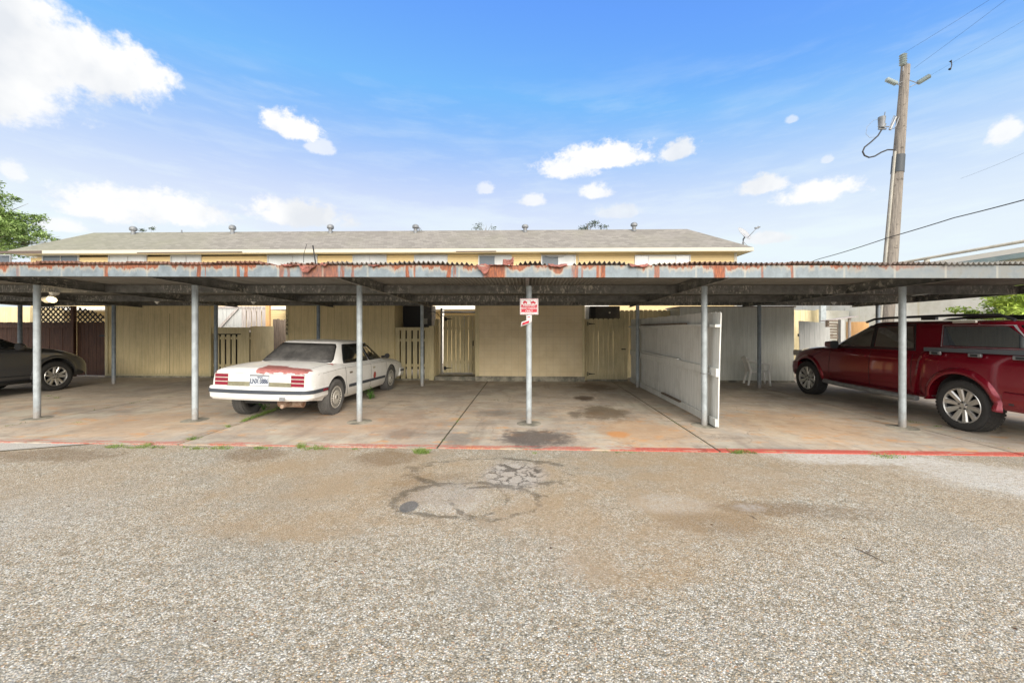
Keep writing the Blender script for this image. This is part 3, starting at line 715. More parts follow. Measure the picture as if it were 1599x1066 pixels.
# torn flashing hanging over the fascia
def flap(px0, px1, up, down, seed, bulge=0.03, mat='flap'):
    X0 = D(px0, 410, 5.4).x; X1 = D(px1, 410, 5.4).x
    def fn(u, v):
        X = X0 + (X1 - X0) * u
        nz = mnoise.noise(Vector((X * 9, v * 3, seed))); n2 = mnoise.noise(Vector((X * 22, v * 6, seed + 5)))
        env = math.sin(math.pi * min(1, max(0, u))) ** 0.4
        z = zb(X, 5.4) + 0.165 + up * (1 - v) * (0.6 + nz) - down * v * env * (0.7 + 0.6 * nz)
        Y = 5.405 - 0.012 - bulge * abs(n2) - 0.02 * abs(nz) + 0.09 * (1 - v) ** 2
        return (X, Y, z + 0.01 * n2)
    m = MB(); m.grid(fn, 26, 7)
    o = m.build('torn_flashing', MT[mat], cp, recalc=False, angle=25)
    md = o.modifiers.new('thickness', 'SOLIDIFY'); md.thickness = 0.003
flap(468, 494, 0.00, 0.13, 1.3, 0.05); flap(745, 766, 0.015, 0.15, 4.1, 0.03); flap(764, 790, 0.005, 0.02, 2.2, 0.02)
flap(785, 802, 0.10, 0.02, 9.4, 0.05); flap(856, 886, 0.02, 0.035, 5.5, 0.02); flap(982, 1014, 0.02, 0.045, 7.9, 0.03)
flap(440, 470, 0.02, 0.03, 11.2, 0.03); flap(575, 592, 0.01, 0.03, 12.2, 0.02); flap(500, 512, 0.06, 0.02, 13.3, 0.03)
for pts in (((486, 408), (487, 392), (492, 380)), ((492, 408), (491, 396), (489, 380))):
    pass
m = MB(); m.tube([D(474, 410, 5.5), D(474.5, 396, 5.5), D(479, 381, 5.52)], 0.004, 6); m.build('bent_wire', MT['black'], cp)
m = MB(); m.bar(D(493, 412, 5.46), D(488.5, 383, 5.46), 0.018, 0.004, (0, 1, 0)); m.build('bent_strip', MT['black'], cp)

# lamp sockets under the roof
for px_, py_, Yp, r, lab in ((395, 466, 9.4, 0.055, 'small white lamp socket under the carport roof above the white sedan'),
                        (244, 470, 9.4, 0.045, 'small round lamp socket under the carport roof above the left yellow panel'),
                        (1303, 470, 9.4, 0.05, 'small round lamp socket under the carport roof above the red pickup')):
    p = D(px_, py_, Yp); zt = zb(p.x, Yp) + 0.006
    t = thing('lamp_socket', lab, 'lamp socket', (p.x, Yp + 0.02, zt), group='lamp sockets under the carport roof')
    MB().lathe([(0, 0), (r, 0), (r, -0.02), (r * 0.55, -0.035), (r * 0.5, -0.06), (0, -0.062)], (p.x, Yp + 0.02, zt), 'z', 16).build('socket', MT['plastic'], t)
    MB().tube([(p.x + r * .4, Yp + .02, zt - .01), (p.x + r * 1.1, Yp + .02, zt - .07)], 0.003, 5).build('pull_cord', MT['wire'], t)

# twin floodlight, right head lit
p = D(83, 457, 7.5); zt = zb(p.x, 7.5) + 0.004
fl = thing('floodlight', 'twin-head floodlight under the carport with its right lamp lit', 'floodlight', (p.x, 7.52, zt))
MB().lathe([(0, 0), (0.075, 0), (0.072, -0.03), (0.05, -0.05), (0, -0.052)], (p.x, 7.52, zt), 'z', 20).build('mount', MT['plastic'], fl)
def head(dirv, start, lit):
    d = Vector(dirv).normalized(); s_ = Vector(start)
    m = MB(); m.tube([s_, s_ + d * 0.04, s_ + d * 0.045, s_ + d * 0.10, s_ + d * 0.165, s_ + d * 0.18], [0.018, 0.018, 0.032, 0.034, 0.072, 0.074], 20)
    h = m.build('lamp_head', MT['plastic'], fl)
    m = MB(); m.tube([s_ + d * 0.181, s_ + d * 0.187], [0.070, 0.062], 20)
    m.build('lens', MT['lamp_on'] if lit else MT['plastic'], h)
head((-0.72, -0.15, -0.62), (p.x - 0.03, 7.52, zt - 0.045), False)
head((0.42, -0.55, -0.55), (p.x + 0.03, 7.50, zt - 0.045), True)
ld = bpy.data.lights.new('floodlight_bulb', 'POINT'); ld.energy = 2.5; ld.color = (1, 0.75, 0.4); ld.shadow_soft_size = 0.05
lo = bpy.data.objects.new('floodlight_bulb', ld); COL.objects.link(lo); lo.location = (p.x + 0.15, 7.25, zt - 0.22)

# ------------------------------------------------------------------ sign on the middle post
a = D(812, 491, 6.33); c = D(840.5, 466, 6.33)
sg = thing('parking_sign', 'red and white permit parking sign on the middle post', 'sign', ((a.x + c.x) / 2, 6.33, a.z))
cx, cz = (a.x + c.x) / 2, (a.z + c.z) / 2; W_, H_ = c.x - a.x, c.z - a.z
MB().box((a.x, 6.328, a.z), (c.x, 6.334, c.z)).build('panel', MT['sign_white'], sg, bevel=0.001)
m = MB(); m.box((cx - W_ * .43, 6.3255, cz - H_ * .36), (cx + W_ * .43, 6.3275, cz + H_ * .12)); m.build('red_band', MT['sign_red'], sg)
t_ = 0.003
m = MB()
for (x0, x1, z0, z1) in ((-.47, .47, .46, .475), (-.47, .47, -.475, -.46), (-.47, -.458, -.46, .46), (.458, .47, -.46, .46)):
    m.box((cx + x0 * W_, 6.3262, cz + z0 * H_), (cx + x1 * W_, 6.3278, cz + z1 * H_))
m.build('red_border', MT['sign_red'], sg)
# towing pictogram: a car on the left, a tow truck with its boom on the right
m = MB()
def pict(poly): m.prism([(cx + x * W_, cz + z * H_) for x, z in poly], 0.002, 0, 'xz', 6.3255)
pict([(-.34, .20), (-.10, .24), (-.11, .30), (-.17, .31), (-.21, .37), (-.30, .35), (-.31, .28), (-.35, .26)])
pict([(.08, .20), (.36, .20), (.36, .27), (.30, .29), (.26, .35), (.18, .35), (.17, .28), (.08, .28)])
pict([(.17, .30), (.03, .40), (.02, .385), (.15, .27)])
for wx in (-.28, -.15, .14, .30):
    m.lathe([(0, 0), (W_ * .035, 0), (W_ * .035, .003), (0, .003)], (cx + wx * W_, 6.3245, cz + .2 * H_), 'y', 12)
m.build('pictogram', MT['sign_red'], sg)
L0 = Vector(sg.location)
def stx(s_, size, dz, mat, sx=1.0):
    text_mesh('lettering', s_, size, mat, sg, Vector((cx, 6.3245, cz + dz * H_)) - L0, bold=0.0006, sx=sx)
stx('ASSIGNED', H_ * .17, .055, MT['sign_white']); stx('PERMIT PARKING', H_ * .17, -.115, MT['sign_white'], 0.82); stx('ONLY', H_ * .17, -.28, MT['sign_white'])
MB().box((cx - W_ * .26, 6.3262, cz - .43 * H_), (cx + W_ * .26, 6.3278, cz - .405 * H_)).build('small_print', MT['steel'], sg)
# bent torn notice under it
sn = thing('torn_notice', 'small torn red and white notice bent round the middle post', 'notice', (0.0, 6.34, 1.6))
b0 = D(826, 497, 6.34)
def nf(u, v):
    X = b0.x - 0.045 + 0.09 * u; z = b0.z + 0.055 - 0.11 * v
    return (X, 6.345 - 0.012 * math.sin(math.pi * u) , z)
mm = MB(); mm.grid(nf, 8, 4); o = mm.build('upper_strip', MT['sign_white'], sn, recalc=False); o.modifiers.new('t', 'SOLIDIFY').thickness = 0.002
q0, q1, q2, q3 = D(813, 510, 6.30), D(829, 504, 6.33), D(829.5, 498, 6.33), D(814.5, 502.5, 6.30)
mm = MB(); mm.raw([q0, q1, q2, q3], [(0, 1, 2, 3)]); o = mm.build('bent_strip', MT['sign_white'], sn, recalc=False); o.modifiers.new('t', 'SOLIDIFY').thickness = 0.002
def ins_(u, v): return q0.lerp(q1, u).lerp(q3.lerp(q2, u), v) + Vector((0, -0.003, 0))
mm = MB(); mm.raw([ins_(.12, .2), ins_(.8, .2), ins_(.8, .75), ins_(.12, .75)], [(0, 1, 2, 3)]); o = mm.build('red_print', MT['sign_red'], sn, recalc=False); o.modifiers.new('t', 'SOLIDIFY').thickness = 0.001
mm = MB(); mm.box((b0.x - .022, 6.3285, b0.z + .012), (b0.x + .022, 6.3305, b0.z + .028)); mm.build('red_print', MT['sign_red'], sn)

# ------------------------------------------------------------------ apartment block behind
AY, WY, RY = 18.3, 18.8, 20.3
XL, XR = -25.6, 10.15; RXl, RXr = -23.5, 8.0; ZE, ZR = 5.20, 6.60
WXL, WXR = -25.1, 9.66
tilt = lambda X: 5.20 - 0.0045 * (X - 5)       # the eave drops a little to the right in the photo
ap = thing('apartment_building', 'long yellow two-storey apartment block with a grey shingle hip roof', 'building', (-8, 20, 0))
m = MB(); m.box((WXL, WY, -0.05), (WXR, 21.8, 5.08)); m.build('wall', MT['siding'], ap)
m = MB(); m.box((WXR - 0.10, WY - 0.02, 0), (WXR + 0.02, WY + 0.10, 5.05)); m.build('corner_board', MT['eave'], ap)
zl, zr2 = tilt(XL), tilt(XR)
V = [(XL, AY, zl), (XR, AY, zr2), (XR, 22.3, zr2), (XL, 22.3, zl), (RXl, RY, 6.66), (RXr, RY, 6.52)]
m = MB(); m.raw([(x, y, z + 0.02) for x, y, z in V], [(0, 1, 5, 4), (1, 2, 5), (2, 3, 4, 5), (3, 0, 4), (3, 2, 1, 0)], 0, False)
rf = m.build('roof', MT['shingle'], ap)
m = MB()
m.raw([(XL, AY - 0.02, zl - 0.15), (XR + .02, AY - 0.02, zr2 - 0.15), (XR + .02, AY - 0.02, zr2 + 0.012), (XL, AY - 0.02, zl + 0.012),
       (XL, AY + 0.02, zl - 0.15), (XR + .02, AY + 0.02, zr2 - 0.15), (XR + .02, AY + 0.02, zr2 + 0.012), (XL, AY + 0.02, zl + 0.012)],
      [(0, 1, 2, 3), (5, 4, 7, 6), (0, 4, 5, 1), (3, 2, 6, 7), (1, 5, 6, 2), (4, 0, 3, 7)], 0, False)
m.box((XR - 0.02, AY + 0.02, zr2 - 0.15), (XR + 0.02, 22.3, zr2 + 0.012))
m.build('eave_board', MT['eave'], ap)
m = MB(); m.raw([(XL, AY + .02, zl - .13), (XR - .02, AY + .02, zr2 - .13), (XR - .02, 22.3, zr2 - .13), (XL, 22.3, zl - .13)], [(0, 1, 2, 3)], 0, False); m.build('soffit', MT['soffit'], ap, recalc=False)
# stretches where the eave board is missing
for (x0, x1) in ((-40, 65), (214, 378), (712, 775)):
    A_, B_ = D(x0, 391, AY - .03), D(x1, 391, AY - .03)
    z0 = tilt(A_.x)
    MB().box((A_.x, AY - 0.035, z0 - 0.165), (B_.x, AY - 0.023, z0 - (0.02 if x0 < 0 else 0.11))).build('bare_board', MT['bare_soffit'], ap)
wins = [(-45, 18, 1), (67, 124, 1), (170, 230, 0), (267, 315, 0), (418, 496, 0), (551, 604, 0), (647, 699, 0), (747, 799, 2), (845, 899, 2), (991, 1078, 0)]
for (x0, x1, k) in wins:
    A_, B_ = D(x0, 398, WY), D(x1, 398, WY); zt = A_.z * .5 + B_.z * .5; z0 = zt - 1.15
    m = MB(); e = 0.05
    m.box((A_.x, WY - .045, z0), (A_.x + e, WY + .01, zt)); m.box((B_.x - e, WY - .045, z0), (B_.x, WY + .01, zt))
    m.box((A_.x + e, WY - .045, zt - e), (B_.x - e, WY + .01, zt)); m.box((A_.x + e, WY - .045, z0), (B_.x - e, WY + .01, z0 + e))
    f_ = m.build('window', MT['alu'], ap)
    cuts = [A_.x + e, (A_.x + B_.x) / 2, B_.x - e] if x0 != 991 else [A_.x + e, A_.x + .25 * (B_.x - A_.x), A_.x + .74 * (B_.x - A_.x), B_.x - e]
    for j in range(len(cuts) - 1):
        mat = MT['glass'] if k == 1 or (k == 2 and j != 1) else MT['blind']
        if x0 == 991 and j == 1: mat = MT['white_trim']
        MB().box((cuts[j] + (0.015 if j else 0.001), WY - .02, z0 + e + .001), (cuts[j + 1] - (.015 if j < len(cuts) - 2 else .001), WY - .004, zt - e - .001)).build('pane', mat, f_)
    m = MB()
    for c_ in cuts[1:-1]: m.box((c_ - .014, WY - .04, z0 + e + .001), (c_ + .014, WY - .003, zt - e - .001))
    m.build('mullion', MT['alu'], f_)
for px_, py_ in ((208, 352), (363, 350), (516, 349), (649, 349), (820, 349), (990, 346)):
    q = D(px_, 360, 20.1); r = 0.155; zt = D(px_, py_ + 1.5, 20.1).z; z0 = 6.40
    hh = zt - z0
    m = MB(); m.lathe([(r * .62, 0), (r * .62, hh * .62)], (q.x, 20.1, z0), 'z', 14)
    m.lathe([(r * .62, hh * .55), (r * 1.05, hh * .60), (r * 1.12, hh * .72), (r * 1.0, hh * .88), (r * .6, hh * .98), (0, hh)], (q.x, 20.1, z0), 'z', 14)
    m.build('roof_vent', MT['vent'], rf)
for px_ in (285, 655):
    q = D(px_, 358, 20.25); MB().tube([(q.x, 20.2, 6.4), (q.x, 20.2, 6.75)], .03, 8).build('vent_pipe', MT['vent'], rf)
# patio covers at the foot of the block
for (x0, x1) in ((-24.5, -13), (-11.8, 3.4)):
    pc = MB().box((x0, 16.9, 2.36), (x1, WY - .002, 2.50)).build('patio_cover', MT['white_trim'], ap)
    k = x0 + .2
    while k < x1: MB().box((k, 17.0, 0), (k + .1, 17.1, 2.358)).build('patio_post', MT['white_trim'], ap); k += 2.6
m = MB(); m.tube([D(838, 392, 18.7), D(848, 398, 18.68), D(862, 402, 18.68), D(880, 400, 18.68), D(888, 394, 18.7), D(897, 393, 18.7), D(903, 400, 18.7), D(904, 409, 18.7)], 0.012, 6)
mm = MB(); mm.tube([D(838, 392, 18.7), D(848, 398, 18.68), D(862, 402, 18.68), D(880, 400, 18.68), D(888, 394, 18.7), D(897, 393, 18.7), D(903, 400, 18.7), D(904, 412, 18.7)], 0.012, 6)
mm.build('loose_cable', MT['steel'], ap)

# satellite dish
dp = D(1160.5, 380, 19.0)
ds = thing('satellite_dish', 'grey satellite dish on the right corner of the shingle roof', 'satellite dish', (dp.x, 19.0, dp.z - .1))
m = MB(); m.tube([(dp.x, 19.0, dp.z - .12), D(1160.5, 373, 19.0)], .028, 10)
q = D(1160.5, 377, 19.0); m.tube([(dp.x - .12, 18.95, dp.z - .12), q], .012, 6); m.tube([(dp.x + .14, 18.9, dp.z - .14), q], .012, 6)
m.build('mast', MT['steel'], ds)
dc = D(1162.5, 364.5, 19.0); nrm = Vector((0.50, -0.68, 0.54)).normalized()
uu = nrm.cross(Vector((0, 0, 1))).normalized(); vv = uu.cross(nrm)
def dfn(u, v):
    r = v * 1.0; t = 2 * math.pi * u
    return dc + uu * (r * .44 * math.cos(t)) + vv * (r * .36 * math.sin(t)) + nrm * (0.07 * r * r - .05)
m = MB(); m.grid(dfn, 36, 6); o = m.build('dish', MT['dishm'], ds, recalc=False); o.modifiers.new('t', 'SOLIDIFY').thickness = 0.012
m = MB(); m.tube([D(1161, 373, 19.0), D(1163, 370.5, 19.0), dc - nrm * .05], .035, 8); m.build('bracket', MT['steel'], ds)
m = MB(); m.tube([D(1167, 371.5, 18.95), D(1182.5, 355.5, 18.6)], .013, 8); m.build('arm', MT['steel'], ds)
e = D(1182.5, 355.5, 18.6); m = MB(); m.tube([e + Vector((.06, 0, 0)), e + Vector((-.10, .05, -.01))], [.045, .035], 10); m.tube([e + Vector((.02, 0, .05)), e + Vector((.12, -.02, .02))], .03, 8); m.build('receiver', MT['steel'], ds)

# ------------------------------------------------------------------ sheds and fences behind the bays
def ztop(px_, y, Y): return D(px_, y, Y).z
def pickets(m, X0, X1, Y, z0, z1, w_, gap, dog=0.0, jit=0.0, t=0.018, seed=1, axis='x', top=None, skipfn=None):
    r = random.Random(seed); x = X0
    n = max(1, round((X1 - X0) / (w_ + gap))); w2 = (X1 - X0 - gap * (n - 1)) / n
    for i in range(n):
        a = X0 + i * (w2 + gap); c = a + w2
        zt = (top(a) if top else z1) + r.uniform(-jit, jit); dy = r.uniform(-0.004, 0.004)
        g = 0.0012
        poly = [(a + g, z0), (c - g, z0), (c - g, zt - dog), (c - g - dog, zt), (a + g + dog, zt), (a + g, zt - dog)] if dog else [(a + g, z0), (c - g, z0), (c - g, zt), (a + g, zt)]
        m.prism(poly, t, 0, 'xz' if axis == 'x' else 'yz', Y + dy)
    return m
def trim(m, a, c): m.box(a, c)

# left yellow panel shed
def shed(name, label, px0, px1, Y, ytop, mat, depth=1.1, found=0.06, z0=0.012, seams=(), corner=True):
    A_, B_ = D(px0, 500, Y), D(px1, 500, Y); zt = ztop((px0 + px1) / 2, ytop, Y)
    t = thing(name, label, 'storage shed', ((A_.x + B_.x) / 2, Y + depth / 2, 0))
    MB().box((A_.x, Y, found), (B_.x, Y + depth, zt)).build('wall', mat, t)
    MB().box((A_.x - .005, Y - .03, z0), (B_.x + .005, Y + depth, found - .001)).build('foundation', MT['found'], t)
    MB().box((A_.x - .03, Y - .04, zt + .001), (B_.x + .03, Y + depth + .05, zt + .035)).build('roof', MT['grey_wood'], t)
    m = MB()
    for s_ in seams:
        q = D(s_, 500, Y).x; m.box((q - .004, Y - .002, found + .01), (q + .004, Y + .01, zt - .25))
    if seams: m.build('seam', MT['dark'], t)
    return t, A_.x, B_.x, zt
t, xa, xb, zt = shed('storage_shed', 'yellow plywood storage shed front between the dark fence and the slatted gate', 165, 330, 11.8, 477, MT['yellow_ply'], depth=.18, seams=(265,))
MB().box((xa, 11.778, .061), (xa + .09, 11.799, zt)).build('corner_board', MT['yellow_wood'], t)
MB().box((xb - .06, 11.778, .061), (xb, 11.799, zt)).build('corner_board', MT['yellow_wood'], t)
MB().box((xa + .09, 11.782, .061), (xb - .06, 11.799, .12)).build('skirting', MT['yellow_wood'], t)
t, xa, xb, zt = shed('storage_shed', 'yellow plywood storage shed front behind the white sedan with a house number', 447, 616, 11.5, 476, MT['yellow_ply'], seams=(557,))
MB().box((xa - .001, 11.478, .061), (xa + .085, 11.499, zt)).build('corner_board', MT['yellow_wood'], t)
L0 = Vector(t.location)
for i, ch in enumerate('13466'):
    text_mesh('house_number', ch, .135, MT['black'], t, Vector((xa + .04, 11.473, D(452, 494 + i * 6.6, 11.47).z)) - L0, bold=.002)
t, xa, xb, zt = shed('storage_shed', 'tan painted block storage shed behind the middle post', 742, 913, 11.4, 477, MT['block'], found=0.155, z0=0)
MB().box((xa - .001, 11.382, .156), (xa + .12, 11.399, zt)).build('corner_board', MT['yellow_wood'], t)
MB().box((xb - .07, 11.382, .156), (xb + .001, 11.399, zt)).build('corner_board', MT['yellow_wood'], t)
t, xa, xb, zt = shed('storage_shed', 'grey grooved panel shed wall behind the white plastic chair', 1062, 1240, 11.5, 480, MT['grey_wall'])

# dark brown fence and gate at the far left, black lattice on top
YF = 12.0
x0, x1, x2 = D(-160, 500, YF).x, D(118, 500, YF).x, D(163, 500, YF).x
ztf = ztop(80, 503, YF)
f1 = thing('brown_fence', 'dark brown picket fence topped with black lattice behind the dark grey car', 'fence', ((x0 + x1) / 2, YF, 0))
pickets(MB(), x0, x1, YF, .03, ztf, .14, .004, 0, .006).build('pickets', MT['brown_wood'], f1)
MB().box((x1 - .055, YF - .10, 0), (x1 + .045, YF - .003, ztop(118, 478, YF))).build('fence_post', MT['brown_wood'], f1)
MB().box((x0, YF - .05, ztf - .18), (x1 - .056, YF - .006, ztf - .09)).build('rail', MT['brown_wood'], f1)
def lattice(xa, xb, za, zbf, parent):
    m = MB(); s_ = 0.085; z1m = max(zbf(xa), zbf(xb), zbf((xa + xb) / 2)); Hh = z1m - za
    k = xa - Hh
    def clip(xs, zs, sgn):
        # step along the slat and keep what lies inside
        pts = []
        N = 40
        for i in range(N + 1):
            u = i / N * Hh; x = xs + sgn * u; z = za + u
            if xa <= x <= xb and z <= zbf(x): pts.append((x, z))
        if len(pts) > 1: return pts[0], pts[-1]
    while k < xb + Hh:
        for sgn, yy in ((1, YF - .004), (-1, YF + .004)):
            r_ = clip(k, za, sgn)
            if r_ and (r_[0] != r_[1]): m.bar((r_[0][0], yy, r_[0][1]), (r_[1][0], yy, r_[1][1]), .007, .045)
        k += s_ * 2.0
    m.build('lattice', MT['lattice'], parent)
zl0 = ztop(90, 479.5, YF)
lattice(D(55, 500, YF).x, x1 - .06, ztf - .01, lambda x: zl0, f1)
MB().box((D(55, 500, YF).x, YF - .01, zl0), (x1 - .056, YF + .012, zl0 + .035)).build('top_rail', MT['white_trim'], f1)
f2 = thing('brown_gate', 'dark brown picket gate under an arched black lattice beside the yellow shed', 'gate', ((x1 + x2) / 2, YF, 0))
pickets(MB(), x1 + .05, x2, YF, .04, ztf, .13, .004, 0, .004, seed=4).build('pickets', MT['brown_wood'], f2)
ze1 = ztop(163, 493, YF)
lattice(x1 + .05, x2, ztf - .01, lambda x: zl0 - (zl0 - ze1) * max(0, (x - x1) / (x2 - x1)) ** 1.6, f2)
MB().box((x2 - .14, YF - .03, 1.28), (x2 + .02, YF - .002, 1.33)).build('latch', MT['black'], f2)
# olive wall seen above that fence
ow = MB().box((D(-300, 500, 13.2).x, 13.2, 0), (D(47, 500, 13.2).x, 14.2, ztop(20, 479, 13.2))).build('storage_shed', MT['yellow_ply'])
tag(ow, 'yellow shed wall rising behind the dark brown fence at the far left', 'storage shed')

# slatted gate left of the sedan
YG = 11.85
xa, xb = D(332, 500, YG).x, D(389, 500, YG).x
sf = thing('slatted_gate', 'yellow slatted gate with open gaps left of the white sedan', 'gate', ((xa + xb) / 2, YG, 0))
zt = ztop(360, 511, YG); zr_ = ztop(360, 521, YG)
MB().box((xa, YG - .02, zr_), (xb - .25, YG + .02, zt)).build('top_board', MT['yellow_wood'], sf)
MB().box((xb - .25, YG - .021, .03), (xb, YG + .019, zt)).build('side_board', MT['yellow_wood'], sf)
pickets(MB(), xa + .08, xb - .26, YG + .004, .05, zr_ - .03, .115, .055, .02, .003, seed=5).build('slats', MT['yellow_wood'], sf)
for z_ in (.35, 1.2): MB().box((xa, YG + .03, z_), (xb, YG + .07, z_ + .07)).build('rail', MT['yellow_wood'], sf)
MB().box((xa + .06, YG + .004, zr_ - .028), (xb - .23, YG + .026, zr_ - .002)).build('strap', MT['black'], sf)
MB().box((D(326, 500, YG).x, YG - .03, .0), (xa - .005, YG + .06, zt + .06)).build('gate_post', MT['yellow_wood'], sf)
tag(MB().box((xa + .02, YG + .14, .0), (xb - .04, YG + .20, 1.42)).build('dark_gap_backing', MT['dark']), 'added black screen board just behind the slatted gate left of the sedan', 'backing')  # added black sheet standing in for the shade behind the slats
# open yellow gate leaf, turned away
a_ = D(391, 500, 11.9); b_ = D(426, 500, 12.9)
og = thing('open_gate_leaf', 'yellow board gate standing open in front of weathered boards', 'gate', (a_.x, 11.9, 0))
n = 7; m = MB()
for i in range(n):
    p = a_.lerp(b_, (i + .02) / n); q = a_.lerp(b_, (i + .98) / n); dz = .008 * (i % 2)
    m.raw([(p.x, p.y, .05), (q.x, q.y, .05), (q.x, q.y, 1.60 + dz), (p.x, p.y, 1.60 + dz), (p.x + .02, p.y + .02, .05), (q.x + .02, q.y + .02, .05), (q.x + .02, q.y + .02, 1.60 + dz), (p.x + .02, p.y + .02, 1.60 + dz)],
          [(0, 1, 2, 3), (5, 4, 7, 6), (0, 4, 5, 1), (3, 2, 6, 7), (1, 5, 6, 2), (4, 0, 3, 7)], 0, False)
m.build('boards', MT['yellow_wood'], og)
m = MB(); m.bar((a_.x, a_.y - .015, 1.53), (b_.x, b_.y - .015, 1.53), .03, .09); m.build('top_rail', MT['yellow_wood'], og)
# weathered boards behind with a diagonal brace and a raw lumber post
YW = 14.2
wf = thing('weathered_fence', 'weathered grey board fence with a diagonal brace behind the slatted gate', 'fence', (D(375, 500, YW).x, YW, 0))
xa, xb = D(300, 500, YW).x, D(416, 500, YW).x
pickets(MB(), xa, xb - .95, YW, .02, ztop(350, 480, YW), .14, .003, 0, .012, seed=8).build('pickets', MT['white_wood_out'], wf)
pickets(MB(), xb - .94, xb, YW - .01, .02, ztop(380, 480, YW), .15, .03, 0, .012, seed=9).build('grey_boards', MT['grey_wood'], wf)
m = MB(); m.bar(D(340, 514, YW - .05), D(374, 480, YW - .05), .02, .11, (0, 1, 0)); 
m.v = []; m.f = []; m.m = []; m.sm = []
p, q = D(342, 512, YW - .05), D(370, 482, YW - .05); dx = .06
m.raw([(p.x - dx, YW - .06, p.z), (p.x + dx, YW - .06, p.z), (q.x + dx, YW - .06, q.z), (q.x - dx, YW - .06, q.z), (p.x - dx, YW - .03, p.z), (p.x + dx, YW - .03, p.z), (q.x + dx, YW - .03, q.z), (q.x - dx, YW - .03, q.z)],
      [(0, 1, 2, 3), (5, 4, 7, 6), (0, 4, 5, 1), (3, 2, 6, 7), (1, 5, 6, 2), (4, 0, 3, 7)], 0, False)
m.build('brace', MT['grey_wood'], wf)
MB().box((xb + .01, YW - .06, 0), (xb + .15, YW + .04, ztop(418, 477, YW))).build('fence_post', MT['raw_wood'], wf)
MB().box((xa, YW - .04, ztop(380, 481, YW)), (xb, YW - .012, ztop(380, 478, YW))).build('rail', MT['grey_wood'], wf)
YB = 15.3
bf = thing('ragged_fence', 'short dark brown ragged picket fence between the open gate and the numbered shed', 'fence', (D(438, 500, YB).x, YB, 0))
pickets(MB(), D(426, 500, YB).x, D(470, 500, YB).x, YB, .02, ztop(440, 498, YB), .14, .004, .03, .03, seed=12).build('pickets', MT['plank'], bf)

# slat fence with the air conditioner above it
YS = 11.55
xa, xb = D(617, 500, YS).x, D(670, 500, YS).x; zt = ztop(640, 511, YS)
ss = thing('slat_fence', 'yellow slat fence with dark gaps under the air conditioner', 'fence', ((xa + xb) / 2, YS, 0))
pickets(MB(), xa, xb, YS, .05, zt - .05, .115, .045, .0, .004, seed=15).build('slats', MT['yellow_wood'], ss)
m = MB(); m.box((xa, YS - .022, zt - .09), (xb, YS - .002, zt)); m.build('top_board', MT['yellow_wood'], ss)
for z_ in (.4, 1.15): MB().box((xa, YS + .025, z_), (xb, YS + .06, z_ + .08)).build('rail', MT['yellow_wood'], ss)
MB().box((xb + .002, YS - .03, .01), (xb + .15, YS + .07, zt + .04)).build('fence_post', MT['yellow_wood'], ss)
MB().box((xa - .0, YS - .03, .0), (xb, YS + .05, .045)).build('sill', MT['found'], ss)
# side return of that fence
rx = xb + .16
sr = thing('side_fence', 'short yellow picket side fence between the slat fence and the hinged gate', 'fence', (rx, 12.1, 0))
pickets(MB(), YS + .02, 12.45, rx, .05, ztop(684, 498, 12.0), .14, .003, .02, .01, seed=16, axis='y').build('pickets', MT['yellow_wood'], sr)
# stone step and gate above it
YK = 12.1
sx0, sx1 = rx + .03, D(743, 590, 11.45).x - .01
st = MB().box((sx0, 11.46, 0), (sx1, 12.6, .125)).build('step', MT['found']); tag(st, 'low stained concrete step under the hinged gate', 'step')
xa, xb = D(692, 500, YK).x, D(742, 500, YK).x; zt = ztop(715, 492, YK)
g1 = thing('picket_gate', 'yellow picket gate with light gaps and strap hinges above the concrete step', 'gate', ((xa + xb) / 2, YK, .125))
pickets(MB(), xa + .01, xb - .08, YK, .17, zt, .125, .010, .03, .010, seed=21).build('pickets', MT['yellow_wood'], g1)
for z_ in (.45, 1.5): MB().box((xa, YK + .02, z_), (xb - .08, YK + .055, z_ + .08)).build('rail', MT['yellow_wood'], g1)
MB().box((xb - .07, YK - .02, .13), (xb, YK + .05, zt)).build('jamb', MT['yellow_wood'], g1)
def hinge(px_, py_, Y, parent):
    q = D(px_, py_, Y - .012)
    m = MB(); m.prism([(q.x - .06, q.z - .04), (q.x, q.z - .055), (q.x + .02, q.z - .02), (q.x + .19, q.z - .006), (q.x + .19, q.z + .006), (q.x + .02, q.z + .02), (q.x, q.z + .055), (q.x - .06, q.z + .04)], .010, 0, 'xz', Y - .018)
    m.tube([(q.x - .035, Y - .02, q.z - .06), (q.x - .035, Y - .02, q.z + .06)], .012, 8)
    m.build('hinge', MT['black'], parent)
hinge(697, 498, YK, g1); hinge(696, 574.5, YK, g1)
MB().box((D(738, 536, YK).x, YK - .02, 1.0), (D(740, 536, YK).x, YK - .003, 1.16)).build('handle', MT['black'], g1)
tp = MB(); tp.tube([(xa - .05, YK - .02, .125), (xa - .05, YK - .02, ztop(692, 481, YK))], .03, 10)
tag(tp.build('gate_pipe', MT['pipe']), 'slim pale pipe standing at the hinge side of the picket gate', 'pipe')
rl = thing('pipe_rail', 'dark pipe rail behind the top of the picket gate', 'rail', ((xa + xb) / 2, 13.4, 0))
m = MB()
for yy in (487.5, 493.5): m.tube([D(688, yy, 13.4), D(752, yy, 13.4)], .028 if yy < 490 else .012, 8)
for xx in (700, 713, 725, 738): m.tube([D(xx, 493.5, 13.4), Vector((D(xx, 493, 13.4).x, 13.4, 0))], .010, 6)
m.build('bars', MT['black'], rl)
